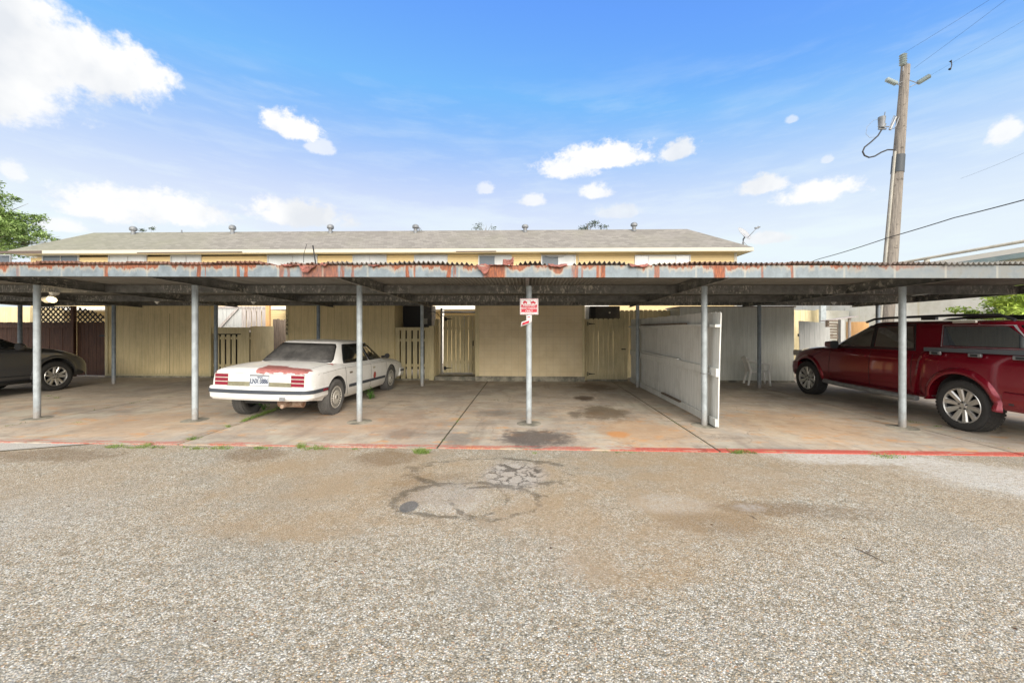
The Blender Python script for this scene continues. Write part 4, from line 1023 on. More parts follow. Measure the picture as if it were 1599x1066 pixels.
# air conditioners
def ac(label, x0, x1, y0, y1, Y, grille_x1, stand=True):
    A_, B_ = D(x0, y0, Y), D(x1, y1, Y)
    t = thing('air_conditioner', label, 'air conditioner', ((A_.x + B_.x) / 2, Y + .3, 0))
    z0 = .25 if stand else min(B_.z, 1.45)  # with a stand, case runs low to darken the slat gaps in front
    MB().box((A_.x, Y, z0), (B_.x, Y + .55, A_.z)).build('case', MT['accase'], t, bevel=.01)
    g1_ = D(grille_x1, y0, Y).x; gx0 = A_.x + .02
    MB().box((gx0, Y - .008, z0 + .03), (g1_, Y - .001, A_.z - .02)).build('grille_back', MT['acgrille'], t)
    m = MB(); k = gx0 + .02
    while k < g1_ - .01: m.box((k, Y - .02, z0 + .03), (k + .006, Y - .009, A_.z - .02)); k += .035
    m.build('fins', MT['acgrille'], t)
    m = MB()
    for xx in (A_.x + .05, B_.x - .09):
        for yy in (Y + .05, Y + .45): m.box((xx, yy, 0), (xx + .04, yy + .04, z0 - .001))
    m.build('stand', MT['steel'], t)
    return t
t = ac('dark grilled air conditioner above the slat fence behind the sedan', 628, 674, 477, 510, 12.3, 659)
MB().box((D(661, 500, 12.27).x, 12.285, ztop(665, 506, 12.3)), (D(667, 500, 12.27).x, 12.298, ztop(665, 497, 12.3))).build('service_panel', MT['pipe'], t)
dz0 = D(617, 477, 12.35); dz1 = D(627, 510, 12.35)
m = MB(); m.box((dz0.x, 12.35, 1.2), (dz1.x, 12.7, dz0.z)); m.box((dz0.x + .02, 12.37, 0), (dz1.x - .02, 12.6, 1.2)); tag(m.build('metal_duct', MT['duct']), 'pale sheet metal duct beside the grilled air conditioner', 'duct')
t = ac('grey air conditioner with a round badge behind the right yellow gate', 921, 968, 478, 500, 12.4, 930, False)
q = D(952, 488, 12.39); MB().lathe([(0, 0), (.03, 0), (.03, -.006), (0, -.006)], (q.x, 12.397, q.z), 'y', 14).build('badge', MT['white_trim'], t)
t2 = MB(); p_ = D(914, 478, 12.5); q_ = D(920, 500, 12.5); t2.box((p_.x, 12.5, 0), (q_.x, 12.7, p_.z)); tag(t2.build('metal_duct', MT['duct']), 'narrow pale duct between the tan shed and the right air conditioner', 'duct')
# cable loop by the gate
m = MB(); m.tube([D(668, 488, 12.2), D(676, 486, 12.1), D(683, 489, 12.0), D(688, 496, 11.95), D(690, 505, 11.95)], .01, 6); tag(m.build('cable', MT['wire']), 'thin black cable looping from the left air conditioner to the gate', 'cable')

# right-hand yellow gate
YR = 11.6
xa, xb = D(919, 500, YR).x, D(973, 500, YR).x; zt = ztop(950, 497, YR)
g2 = thing('picket_gate', 'yellow dog-eared picket gate with strap hinges right of the tan shed', 'gate', ((xa + xb) / 2, YR, 0))
pickets(MB(), xa, xb, YR, .06, zt, .135, .003, .03, .006, seed=31).build('pickets', MT['yellow_wood'], g2)
MB().box((D(913.5, 500, YR).x, YR - .02, .03), (xa - .006, YR + .06, zt - .02)).build('jamb', MT['yellow_wood'], g2)
m = MB(); pickets(m, xb + .012, D(980, 500, YR).x, YR, .06, zt, .12, .0, .03, 0, seed=32); m.build('jamb', MT['yellow_wood'], g2)
hinge(919, 505.5, YR, g2); hinge(919, 583.5, YR, g2)
q = D(973.5, 545, YR); MB().box((q.x - .06, YR - .03, q.z - .015), (q.x + .06, YR - .004, q.z + .015)).build('latch', MT['black'], g2)
MB().box((xa - .04, YR - .03, .012), (D(980, 500, YR).x, YR + .05, .055)).build('sill', MT['found'], g2)
# yellow fence behind the partition
YY = 12.3
yf_ = thing('tall_fence', 'tall yellow dog-eared fence rising behind the white partition', 'fence', (D(1010, 500, YY).x, YY, 0))
pickets(MB(), D(968, 500, YY).x, D(1049, 500, YY).x, YY, .02, ztop(1010, 484, YY), .145, .004, .03, .008, seed=41).build('pickets', MT['yellow_wood'], yf_)
MB().box((D(1050, 500, YY).x, YY, .0), (D(1072, 500, YY).x, YY + .02, ztop(1060, 480, YY))).build('brown_panel', MT['plank'], yf_)

# white partition fence between two bays
pt = thing('partition_fence', 'white-grey board partition fence running back between two bays', 'fence', (2.9, 8.8, 0))
n = 34; m = MB(); r = random.Random(5)
def pxs(Y, z):      # a slight twist near the front end
    s_ = max(0, (7.4 - Y) / 1.2); return 2.93 + 0.045 * s_ * (z / 1.8) ** 1.5 - 0.02 * s_
for i in range(n):
    y0 = 11.45 + (6.20 - 11.45) * i / n; y1 = 11.45 + (6.20 - 11.45) * (i + 1) / n + .004
    zt = 1.795 + .02 * (i / n) + r.uniform(-.008, .008); ox = r.uniform(-.002, .002)
    zs = [.03, .6, 1.2, zt - .02, zt]
    vv_ = []
    for z in zs:
        e = .02 if z == zt else 0
        for (yy, xx) in ((y0 - e, 0), (y1 + e, 0), (y1 + e, .018), (y0 - e, .018)): vv_.append((pxs(yy, z) + xx + ox, yy, z))
    fs = []
    for k in range(len(zs) - 1):
        for e in range(4): fs.append((k * 4 + e, k * 4 + (e + 1) % 4, (k + 1) * 4 + (e + 1) % 4, (k + 1) * 4 + e))
    fs += [(0, 1, 2, 3), (16, 17, 18, 19)]
    m.raw(vv_, fs, 0, False)
m.build('pickets', MT['white_wood'], pt)
for z0, hgt, nm in ((.03, .12, 'bottom_rail'), (.80, .125, 'middle_rail'), (1.565, .045, 'top_rail')):
    m = MB(); N = 12; dep = .038 if hgt > .1 else .075
    for i in range(N):
        y0 = 11.4 + (6.205 - 11.4) * i / N; y1 = 11.4 + (6.205 - 11.4) * (i + 1) / N
        if nm == 'middle_rail' and i == N - 1: pass
        m.bar((pxs(y0, z0) - dep / 2 - .003, y0, z0 + hgt / 2 + .012 * math.sin(y0 * 1.1)), (pxs(y1, z0) - dep / 2 - .003, y1, z0 + hgt / 2 + .012 * math.sin(y1 * 1.1)), dep, hgt)
    m.build(nm, MT['white_wood'], pt)
for i, (p0, p1, lab) in enumerate((((1002, 507.5), (1071, 506), 'dark loose plank lying on the top rail of the white partition'),
                                   ((1002, 557), (1059, 566.5), 'pale loose plank resting on the middle rail of the white partition'),
                                   ((1034, 624), (1062, 637), 'short dark plank at the foot of the white partition'))):
    X = 2.87
    def PXX(x, y):
        d = ray(x, y); t = X / d[0]; return Vector((X, d[1] * t, CZ + d[2] * t))
    a_, b_ = PXX(*p0), PXX(*p1)
    zz = (1.565 + .045 + .022, .80 + .125 + .026, .03 + .13)[i]
    a_.z = zz; b_.z = zz + (.005 if i < 2 else 0)
    m = MB(); m.bar(a_, b_, .05, .028); o = m.build('loose_plank', MT['plank'] if i != 1 else MT['white_wood']); tag(o, lab, 'plank', 'loose planks left on the partition rails')
m = MB(); m.lathe([(.053, -.006), (.056, 0), (.053, .006)], (2.79, 6.40, .84), 'z', 16); m.box((2.83, 6.37, .83), (2.93, 6.40, .845)); tag(m.build('wire_tie', MT['steel']), 'wire tie holding the white partition to its post', 'wire')

# white leaning fence, posts and boards near the pickup's nose
YQ = 12.0
wfn = thing('white_fence', 'white board fence panel between the grey shed wall and the red pickup', 'fence', (D(1275, 500, YQ).x, YQ, 0))
zt = ztop(1270, 501, YQ)
m = MB(); x0 = D(1247.5, 500, YQ).x; x1 = D(1296, 500, YQ).x; n = 6
for i in range(n):
    a0 = x0 + (x1 - x0) * i / n; a1 = x0 + (x1 - x0) * (i + 1) / n - .005; sk = .05
    zz = zt - .012 * i
    if i == 5: zz -= .12
    m.raw([(a0 + sk, YQ, .04), (a1 + sk, YQ, .04), (a1, YQ, zz), (a0, YQ, zz), (a0 + sk, YQ + .02, .04), (a1 + sk, YQ + .02, .04), (a1, YQ + .02, zz), (a0, YQ + .02, zz)],
          [(0, 1, 2, 3), (5, 4, 7, 6), (0, 4, 5, 1), (3, 2, 6, 7), (1, 5, 6, 2), (4, 0, 3, 7)], 0, False)
m.build('boards', MT['white_wood_out'], wfn)
MB().box((x0, YQ + .025, .4), (x1 + .4, YQ + .06, .48)).build('rail', MT['plank'], wfn); MB().box((x0, YQ + .025, 1.3), (x1 + .1, YQ + .06, 1.38)).build('rail', MT['plank'], wfn)
MB().box((D(1313, 500, YQ).x, YQ, 0), (D(1319, 500, YQ).x, YQ + .1, ztop(1315, 499, YQ))).build('fence_post', MT['white_wood_out'], wfn)
# boards and junk beyond
YJ = 14.6
jf = thing('yellow_fence', 'sunlit yellowish board fence beyond the white fence panel', 'fence', (D(1262, 500, YJ).x, YJ, 0))
pickets(MB(), D(1225, 500, YJ).x, D(1283, 500, YJ).x, YJ, .02, ztop(1262, 484, YJ), .18, .004, 0, .02, seed=61).build('pickets', MT['yellow_wood'], jf)
q = D(1286, 500, 14.2); tag(MB().box((q.x - .09, 14.2, 0), (q.x + .09, 14.3, 2.9)).build('downpipe', MT['post']), 'grey square steel upright beyond the white fence', 'post')
q = D(1304, 510, 13.0); jm = MB()
for k in range(7): 
    zz = 1.78 - k * .09; jm.bar((q.x - .22, 13.0 + .02 * (k % 2), zz), (q.x + .2 + .03 * (k % 3), 13.02, zz - .02 * (k % 2)), .02, .05)
jm.box((q.x - .22, 13.05, 0), (q.x - .14, 13.1, 1.8)); jm.box((q.x + .14, 13.05, 0), (q.x + .2, 13.1, 1.7))
tag(jm.build('broken_pallet', MT['plank']), 'stack of dark broken boards behind the white fence', 'boards')
q = D(1340, 506, 14.0); tag(MB().box((q.x - .35, 14.0, 0), (q.x + .35, 14.06, q.z + .08)).build('plywood_sheet', MT['raw_wood']), 'orange-brown plywood sheet behind the pickup windshield', 'board')
m = MB(); p_ = D(1285, 501, 13.6); q_ = D(1335, 494, 13.6); m.bar(p_, q_, .3, .03); m.box((p_.x + .1, 13.58, 0), (p_.x + .16, 13.64, p_.z)); m.box((q_.x - .2, 13.58, 0), (q_.x - .14, 13.64, q_.z - .02)); tag(m.build('sagging_board', MT['grey_wood']), 'sagging grey board above the broken boards', 'board')

# ------------------------------------------------------------------ plastic chair
q = G(1184, 602)
ch = thing('plastic_chair', 'white plastic armchair against the grey panel wall', 'chair', (q.x + .04, q.y + .12, 0.012), R(-14)); ch.scale = (.88, .88, .92)
def cb(name, m, par=ch): return m.build(name, MT['plastic'], par, world=False)
m = MB()
def seatf(u, v):
    x = -.22 + .46 * u; y = (-.23 + .46 * v) * (1 - .06 * (1 - u)); return (x, y, .40 + .015 * u - .02 * math.sin(math.pi * u) * math.sin(math.pi * v) - (.02 * max(0, u - .9) * 10))
m.grid(seatf, 8, 8); o = cb('seat', m); o.modifiers.new('t', 'SOLIDIFY').thickness = .03
m = MB()
for k in range(5):
    y = -.16 + .08 * k; m.bar((-.21, y, .40), (-.33, y * 1.05, .77), .060, .014, (1, 0, 0))
m.tube([(-.335, -.24, .70), (-.35, -.20, .79), (-.36, 0, .82), (-.35, .20, .79), (-.335, .24, .70)], .032, 10)
cb('backrest', m)
for s_ in (-1, 1):
    m = MB(); m.tube([(-.34, s_ * .22, .75), (-.26, s_ * .27, .73), (-.10, s_ * .285, .67), (.10, s_ * .285, .64), (.22, s_ * .27, .625), (.265, s_ * .255, .58), (.24, s_ * .24, .42)], .026, 10); cb('armrest', m)
    m = MB(); m.tube([(.235, s_ * .235, .42), (.28, s_ * .26, .0)], [.038, .026], 10); cb('leg', m)
    m = MB(); m.tube([(-.33, s_ * .225, .74), (-.23, s_ * .225, .40), (-.31, s_ * .25, .0)], [.028, .038, .028], 10); cb('leg', m)
m = MB(); m.tube([(.24, -.235, .395), (.25, 0, .38), (.24, .235, .395)], .026, 8); cb('front_apron', m)

# ------------------------------------------------------------------ neighbouring white building
nb = thing('neighbour_building', 'stained white block building with a teal roof edge beyond the carport', 'building', (15, 25, 0))
m = MB(); m.box((15.0, 11.2, 0), (24, 42, 3.95)); m.build('wall', MT['nbwall'], nb)
m = MB(); m.box((14.72, 11.0, 3.66), (14.99, 42.2, 3.80)); m.box((14.72, 10.75, 3.66), (24.2, 10.99, 3.80)); m.build('roof_edge', MT['teal'], nb)
m = MB(); m.box((14.74, 11.02, 3.81), (24.2, 42.2, 3.97)); m.build('roof', MT['white_trim'], nb)
m = MB(); m.tube([(14.66, 11, 4.12), (14.66, 42, 4.10)], .05, 8)
for k in range(8): m.box((14.64, 12 + k * 3.2, 3.95), (14.80, 12.06 + k * 3.2, 4.09))
m.build('roof_pipe', MT['pipe'], nb)
m = MB(); m.box((7.0, 19.0, 0), (14.9, 19.2, 2.35)); o = m.build('rear_wall', MT['nbwall']); tag(o, 'low stained white wall closing the yard behind the red pickup', 'wall')

# ------------------------------------------------------------------ utility pole and wires
up = thing('utility_pole', 'tall leaning wooden utility pole with insulators behind the carport', 'utility pole', (11.2, 13, 0))
def PL(z): return Vector((11.19 + .074 * z, 13, z))
ZT = D(1414, 103, 13).z
m = MB(); m.tube([PL(-.1), PL(2), PL(4), PL(6), PL(8), PL(ZT)], [.20, .19, .178, .155, .13, .112], 22); m.build('shaft', MT['polewood'], up)
z0, z1 = D(1404, 270, 13).z, D(1405, 243, 13).z
m = MB(); m.tube([PL(z0), PL(z1)], [.164, .158], 22); m.build('band', MT['polband'], up)
m = MB(); zc = D(1397, 238, 13).z
m.tube([PL(.0) + Vector((-.225, -.06, 0)), PL(3.8) + Vector((-.205, -.06, 0)), PL(zc) + Vector((-.17, -.06, 0))], .035, 10); m.build('conduit', MT['pipe'], up)
def insul(p, q, r=.06, n=7):
    p = Vector(p); q = Vector(q); m = MB(); pts = []; rs = []
    for i in range(n * 2 + 1):
        pts.append(p.lerp(q, i / (n * 2))); rs.append(r if i % 2 else r * .55)
    m.tube(pts, rs, 14); m.build('insulator', MT['ins'], up)
tp_ = PL(ZT)
insul(tp_ + Vector((-.12, -.05, -.02)), tp_ + Vector((-.12, -.05, .34)), .10, 5)
a_ = D(1400, 131, 12.95); b_ = D(1384, 124, 12.9); insul(b_, a_, .075, 6)
m = MB(); m.tube([a_, D(1411, 127.5, 12.95)], .012, 6); m.tube([a_, D(1409, 136, 12.95)], .012, 6)
c_ = D(1433, 130, 12.95); d_ = D(1452, 118.5, 12.9)
m.tube([c_, D(1421, 126, 12.95)], .012, 6); m.tube([c_, D(1421, 136, 12.95)], .012, 6)
m.tube([tp_ + Vector((-.12, -.05, -.02)), tp_ + Vector((-.12, -.05, -.2)), tp_ + Vector((0, -.05, -.25))], .015, 6)
insul(c_, d_, .075, 6)
# cut-out switch and brackets
m.tube([D(1404, 185, 12.9), D(1396, 181, 12.9), D(1388, 203, 12.9), D(1398, 200, 12.9)], .014, 6)
m.tube([D(1388, 198, 12.9), D(1371, 198, 12.85)], .018, 6); m.tube([D(1399, 183, 12.9), D(1390, 203, 12.9)], .03, 8)
m.tube([D(1404, 183, 12.9), D(1398, 199, 12.9)], .014, 6)
m.build('brackets', MT['steel'], up)
m = MB(); p_ = D(1376.5, 200, 12.85); m.tube([p_, p_ + Vector((.02, 0, .10)), p_ + Vector((.0, 0, .12)), p_ + Vector((.01, 0, .34))], [.08, .10, .085, .10], 12); m.tube([p_ + Vector((.08, 0, .34)), p_ + Vector((.11, 0, .5))], .012, 6); m.tube([p_ + Vector((-.09, 0, -.03)), p_ + Vector((.13, 0, -.03))], .03, 8); m.build('cutout', MT['vent'], up)
m = MB(); m.tube([D(x, y, 12.85) for x, y in ((1376.5, 203), (1371, 212), (1360, 222), (1350, 230), (1347, 237), (1350, 243), (1357, 246), (1366, 244), (1376, 238), (1386, 234), (1397, 234))], .022, 8); m.build('cable_loop', MT['wire'], up)
m = MB(); m.tube([D(x, y, 12.85) for x, y in ((1376, 186), (1364, 188), (1354, 198), (1352, 209), (1358, 215), (1370, 214))], .005, 6); m.build('thin_wire', MT['steel'], up)
def wire(label, pts, r):
    m = MB(); P = []
    for i in range(len(pts) - 1):
        for k in range(10):
            t = k / 10; p = Vector(pts[i]).lerp(Vector(pts[i + 1]), t); p.z -= 4 * t * (1 - t) * .05 * (Vector(pts[i + 1]) - Vector(pts[i])).length / 10; P.append(p)
    P.append(Vector(pts[-1]))
    m.tube(P, r, 6); return tag(m.build('overhead_wire', MT['wire']), label, 'wire')
wire('overhead wire rising steeply from the pole top toward the right', [tp_ + Vector((-.12, -.05, .36)), D(1545, 0, 10.5), D(1680, -97, 8.5)], .003)
wire('overhead wire from the pole top just right of the first one', [D(1427, 107, 13), D(1568, 2, 10.5), D(1700, -98, 8.5)], .003)
wire('faint overhead wire crossing the top right corner', [d_, D(1599, 32, 10.5), D(1700, -25, 9)], .002)
wire('thick low cable passing in front of the leaning pole', [D(1205, 428, 22), D(1280, 404, 18), D(1387, 371, 12.75), D(1490, 340, 11), D(1625, 305, 9)], .013)
wire('faint short wire at the right edge above the low cable', [D(1500, 279, 16), D(1599, 239, 12), D(1660, 215, 11)], .003)
q = D(1484, 102, 12); m = MB(); m.tube([q + Vector((0, 0, .13)), q + Vector((.03, 0, .08)), q + Vector((.04, 0, 0)), q + Vector((.02, 0, -.07)), q + Vector((-.02, 0, -.12))], [.035, .012, .012, .012, .035], 8)
tag(m.build('wire_spacer', MT['black']), 'small black spacer hanging on the high wire right of the pole', 'wire spacer')

# ------------------------------------------------------------------ trees and weeds
def leaves(m, c, rad, n, size, r, flat=0.5):
    for _ in range(n):
        while True:
            p = Vector((r.uniform(-1, 1), r.uniform(-1, 1), r.uniform(-1, 1)))
            if p.length < 1: break
        p = p * (0.55 + 0.45 * r.random())
        P = Vector((c[0] + p.x * rad[0], c[1] + p.y * rad[1], c[2] + p.z * rad[2]))
        d = Vector((r.gauss(0, 1), r.gauss(0, 1), r.gauss(0, flat))).normalized(); u = d.cross(Vector((r.gauss(0, .6), r.gauss(0, .6), 1))).normalized()
        s_ = size * r.uniform(.6, 1.3)
        m.raw([P - d * s_, P + u * s_ * .35, P + d * s_, P - u * s_ * .35], [(0, 1, 2, 3)], 0, False)
def tree(label, base, trunk_h, r0, clumps, leafmat, size, seed, name='tree'):
    r = random.Random(seed); t = thing(name, label, 'tree', base)
    m = MB(); B = Vector(base); top = B + Vector((0, 0, trunk_h))
    m.tube([B, B.lerp(top, .5) + Vector((.08, 0, 0)), top], [r0, r0 * .8, r0 * .55], 12)
    for (cx_, cy_, cz_, rx_, ry_, rz_, n) in clumps:
        c = Vector((cx_, cy_, cz_)); mid = top.lerp(c, .5) + Vector((0, 0, .1))
        m.tube([top - Vector((0, 0, .2)), mid, c], [r0 * .4, r0 * .22, r0 * .06], 7)
        for _ in range(4):
            e = c + Vector((r.uniform(-rx_, rx_), r.uniform(-ry_, ry_), r.uniform(-rz_, rz_))) * .8
            m.tube([mid, mid.lerp(e, .6), e], [r0 * .12, r0 * .07, r0 * .02], 5)
    m.build('trunk', MT['bark'], t)
    m = MB()
    for (cx_, cy_, cz_, rx_, ry_, rz_, n) in clumps:
        k = max(3, n // 110)
        for _ in range(k):
            o = Vector((r.uniform(-.75, .75) * rx_, r.uniform(-.75, .75) * ry_, r.uniform(-.7, .7) * rz_))
            f = r.uniform(.28, .5)
            leaves(m, (cx_ + o.x, cy_ + o.y, cz_ + o.z), (rx_ * f, ry_ * f, rz_ * f), n // k, size, r)
    m.build('crown', MT[leafmat], t, recalc=False)
    return t
q = D(-40, 380, 27)
cl = []
for (x, y, rx_, rz_, n) in ((-70, 330, 3.2, 3.0, 4200), (-25, 345, 2.2, 1.8, 3600), (10, 352, 1.6, 1.2, 2600), (38, 366, 1.3, .8, 1500), (60, 372, .7, .4, 380), (5, 298, 1.1, .9, 260), (-5, 325, 1.5, 1.0, 900), (25, 335, .8, .4, 160), (-20, 285, 1.5, .8, 420), (0, 385, 2.2, 1.0, 1700)):
    p = D(x, y, 27); cl.append((p.x, 27 + random.uniform(-.8, .8), p.z, rx_ * 1.05, 1.5, rz_ * 1.05, int(n * 1.7)))
tree('leafy green tree rising behind the left end of the shingle roof', (q.x - 1, 27, 0), 6.5, .32, cl, 'leafL', .125, 3)
q = D(1575, 490, 10.2)
cl = []
for (x, y, rx_, rz_, n) in ((1560, 470, 1.0, .5, 2400), (1600, 475, 1.0, .6, 2400), (1540, 480, .45, .22, 420), (1590, 510, .9, .45, 2000), (1640, 490, 1.2, .8, 2600), (1555, 500, .5, .22, 600), (1600, 445, 1.0, .35, 1200)):
    p = D(x, y, 10.4); cl.append((p.x, 10.4 + random.uniform(-.3, .3), min(p.z, 2.5), rx_, .8, rz_, n))
tree('bright yellow-green small tree behind the tail of the red pickup', (q.x + .3, 10.4, 0), 1.2, .07, cl, 'leafR', .055, 5)
for (x0, x1, yt, n, lab) in ((886, 948, 338, 420, 'sparse tree crown showing above the ridge between two right roof vents'),
                             (738, 778, 345, 130, 'thin bare-looking treetop showing above the ridge in the middle'),
                             (215, 258, 353, 260, 'low green treetop showing above the ridge by the leftmost vent'), (655, 664, 354, 40, 'tiny twig tips showing beside the fourth roof vent')):
    a_, b_ = D(x0, 360, 25), D(x1, 360, 25); zt = D(x0, yt, 25).z; cx_ = (a_.x + b_.x) / 2; w2 = abs(b_.x - a_.x) / 2
    tree(lab, (cx_, 25, 0), 6.6, .15, [(cx_, 25, zt - .45, w2, .6, .5, n), (cx_ - w2 * .3, 25, zt - .8, w2 * .9, .8, .6, n)], 'leafT', .06, int(x0))

def weed(label, c, rad, n, size, seed, name='weed'):
    r = random.Random(seed); t = thing(name, label, 'weed', (c[0], c[1], .01))
    m = MB(); lm = MB()
    for _ in range(n):
        a_ = r.uniform(0, 6.28); d = Vector((math.cos(a_), math.sin(a_), 0)) * rad * r.uniform(.3, 1); tip = Vector(c) + d + Vector((0, 0, rad * r.uniform(.5, 1.5)))
        m.tube([c, Vector(c).lerp(tip, .5) + Vector((0, 0, rad * .2)), tip], [.003, .002, .001], 4)
        for k in range(7):
            P = Vector(c).lerp(tip, r.uniform(.3, 1.0)) + Vector((r.gauss(0, .02), r.gauss(0, .02), r.gauss(0, .015)))
            dd = Vector((r.gauss(0, 1), r.gauss(0, 1), r.gauss(0, .4))).normalized(); u = dd.cross(Vector((0, 0, 1))).normalized(); s_ = size * r.uniform(.6, 1.2)
            lm.raw([P - dd * s_, P + u * s_ * .6, P + dd * s_, P - u * s_ * .6], [(0, 1, 2, 3)], 0, False)
    m.build('stems', MT['weed'], t, recalc=False); lm.build('leaves', MT['weed'], t, recalc=False)
q = G(578, 624); weed('leafy green weed growing in the slab behind the white post', (q.x, q.y, .012), .16, 16, .026, 4)
q = G(412, 641); weed('green weed growing under the rear bumper of the white sedan', (q.x, q.y, .012), .20, 18, .024, 6)
q = G(437, 640); weed('browning weed beside the green one under the sedan bumper', (q.x, q.y, .012), .12, 10, .02, 8)
# grass in the cracks
gm = MB(); gr = random.Random(11)
def tuft(x, y, n, h, spread):
    for _ in range(n):
        a_ = gr.uniform(0, 6.28); rr = spread * gr.random() ** .6; b_ = Vector((x + rr * math.cos(a_), y + rr * math.sin(a_) * .6, .0))
        lean = Vector((gr.gauss(0, .6), gr.gauss(0, .6), 0)) * h; hh = h * gr.uniform(.4, 1.2); wv = Vector((gr.gauss(0, 1), gr.gauss(0, 1), 0)).normalized() * .0035
        gm.raw([b_ - wv, b_ + wv, b_ + lean * .5 + Vector((0, 0, hh * .7)) + wv * .6, b_ + lean + Vector((0, 0, hh)), b_ + lean * .5 + Vector((0, 0, hh * .7)) - wv * .6], [(0, 1, 2, 3, 4)], 0, False)
def edge(px0, px1, y, dens, h, sp=.03):
    a_, b_ = G(px0, y), G(px1, y); L = (b_ - a_).length; n = int(L * dens)
    for i in range(n):
        t = gr.random(); p = a_.lerp(b_, t); k = mnoise.noise(Vector((p.x * 3.1, p.y, 4)))
        if k > -.05: tuft(p.x, p.y + gr.uniform(-.03, .03), 5, h * (.5 + max(0, k) * 1.6), sp)
edge(160, 290, 699, 60, .04, .04); edge(300, 420, 700.5, 60, .04, .04); edge(430, 560, 701, 55, .035, .04); edge(1130, 1180, 707, 60, .04, .04); edge(925, 1000, 706, 30, .015); edge(1370, 1400, 713, 60, .02, .06)
for (px_, y, n, h, sp) in ((658, 707, 170, .06, .10), (470, 699, 60, .07, .05), (180, 697, 60, .035, .12), (228, 696, 40, .05, .08), (1150, 707, 50, .05, .10), (1385, 712, 90, .03, .2), (90, 622, 30, .04, .05), (120, 661, 40, .03, .08), (75, 619, 30, .03, .1), (1430, 661, 40, .03, .1), (1420, 658, 20, .03, .06), (1465, 667, 40, .03, .06), (300, 687, 50, .05, .06), (820, 697, 0, .02, .02), (835, 708, 14, .03, .03)):
    q = G(px_, y); tuft(q.x, q.y, n, h, sp)
# joint lines
def jline(p0, p1, dens, h, thr=0.0):
    a_, b_ = G(*p0), G(*p1); n = int((b_ - a_).length * dens)
    for i in range(n):
        p = a_.lerp(b_, gr.random())
        if mnoise.noise(Vector((p.x * 2, p.y * 2.3, 9))) > thr: tuft(p.x, p.y, 5, h, .02)
jline((355, 668), (425, 643), 150, .06, -.5); jline((420, 645), (455, 628), 60, .05, -.2); jline((1110, 703), (1040, 650), 50, .015, -.1); jline((685, 700), (720, 650), 30, .02, .05); jline((0, 668), (250, 622), 14, .03, .1); jline((300, 690), (350, 670), 14, .03, .1)
jline((1440, 664), (1590, 705), 16, .02, .1)
go = gm.build('grass', MT['grass'], recalc=False); tag(go, 'grass tufts growing along the slab edge and in the joints', 'grass', kind='stuff')
# twigs on the asphalt
for i, (p0, p1, lab) in enumerate((((1335, 857), (1385, 881), 'forked dry twig on the asphalt at the right'), ((762, 738), (780, 743), 'short rusty stick by the cracked patch'), ((1172, 806), (1182, 812), 'small brown twig on the tan patch'))):
    a_, b_ = G(*p0), G(*p1); m = MB(); mid = a_.lerp(b_, .55) + Vector((0, .03, 0)); z = Vector((0, 0, .008))
    m.tube([a_ + z, mid + z, b_ + z], [.003, .004, .002], 6)
    if i == 0: m.tube([mid + z, G(1360, 858) + z], [.004, .002], 5); 
    tag(m.build('twig', MT['plank']), lab, 'twig')
# ------------------------------------------------------------------ vehicles
def f_white_paint(b):
    P = b.obj(); X, Y, Z = b.sep(P)
    n = b.noise(P, 3, 6, 0.7); fine = b.noise(P, 26, 4, 0.7)
    c = b.mix(b.sm(n, 0.4, 0.7), (0.82, 0.82, 0.80, 1), (0.72, 0.715, 0.68, 1))
    low = b.mul(b.sminv(b.add(Z, b.mul(b.sub(n, .5), .2)), 0.25, 0.48), 0.5)
    c = b.mix(low, c, (0.45, 0.41, 0.33, 1))
    jag = b.mul(b.sub(b.noise(b.scale(P, 1, 0.6, 1), 9, 5, 0.7), 0.5), 0.16)
    prim = b.mix(b.sm(fine, 0.3, 0.7), (0.33, 0.115, 0.105, 1), (0.41, 0.175, 0.16, 1))
    def boxm(x0, x1, y0, y1, z0, z1, s_=0.012, j=1.0):
        dx = b.sub(b.math('ABSOLUTE', b.sub(X, (x0 + x1) / 2)), (x1 - x0) / 2)
        dy = b.sub(b.math('ABSOLUTE', b.sub(Y, (y0 + y1) / 2)), (y1 - y0) / 2)
        dz = b.sub(b.math('ABSOLUTE', b.sub(Z, (z0 + z1) / 2)), (z1 - z0) / 2)
        d = b.add(b.mx(b.mx(dx, dy), dz), b.mul(jag, j))
        return b.sminv(d, -s_, s_)
    m = boxm(-2.30, -2.03, -.76, .05, .815, 1.0)
    m = b.mx(m, boxm(-2.10, -1.93, -.32, .07, .80, 1.0))
    m = b.mx(m, boxm(-2.28, -2.05, .72, .90, .77, 1.0, j=.5))
    c = b.mix(m, c, prim)
    m2 = boxm(-1.40, -1.24, -.86, -.66, .90, .97, j=.7)
    dd = b.add(b.ell(X, Z, .33, .545, .075, .085), b.mul(jag, 2.0))
    m2 = b.mx(m2, b.mul(b.sminv(dd, .85, 1.0), b.sminv(Y, -.6, -.5)))
    c = b.mix(m2, c, (0.40, 0.045, 0.035, 1))
    return {'Base Color': c, 'Roughness': b.add(0.28, b.mul(b.sm(n, .3, .7), 0.2))}
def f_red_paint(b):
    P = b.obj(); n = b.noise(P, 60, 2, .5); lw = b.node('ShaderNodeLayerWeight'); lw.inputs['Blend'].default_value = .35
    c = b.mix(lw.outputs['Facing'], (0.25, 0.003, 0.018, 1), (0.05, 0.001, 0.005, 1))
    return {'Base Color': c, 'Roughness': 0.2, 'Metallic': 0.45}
def f_dusty_glass(b):
    P = b.obj(); n = b.noise(P, 4, 6, 0.7); f = b.noise(P, 60, 3, 0.7)
    c = b.mix(b.math('MULTIPLY', b.add(b.sm(n, .3, .75), b.mul(f, .5)), .6), (0.03, 0.03, 0.032, 1), (0.17, 0.165, 0.155, 1))
    return {'Base Color': c, 'Roughness': 0.55}
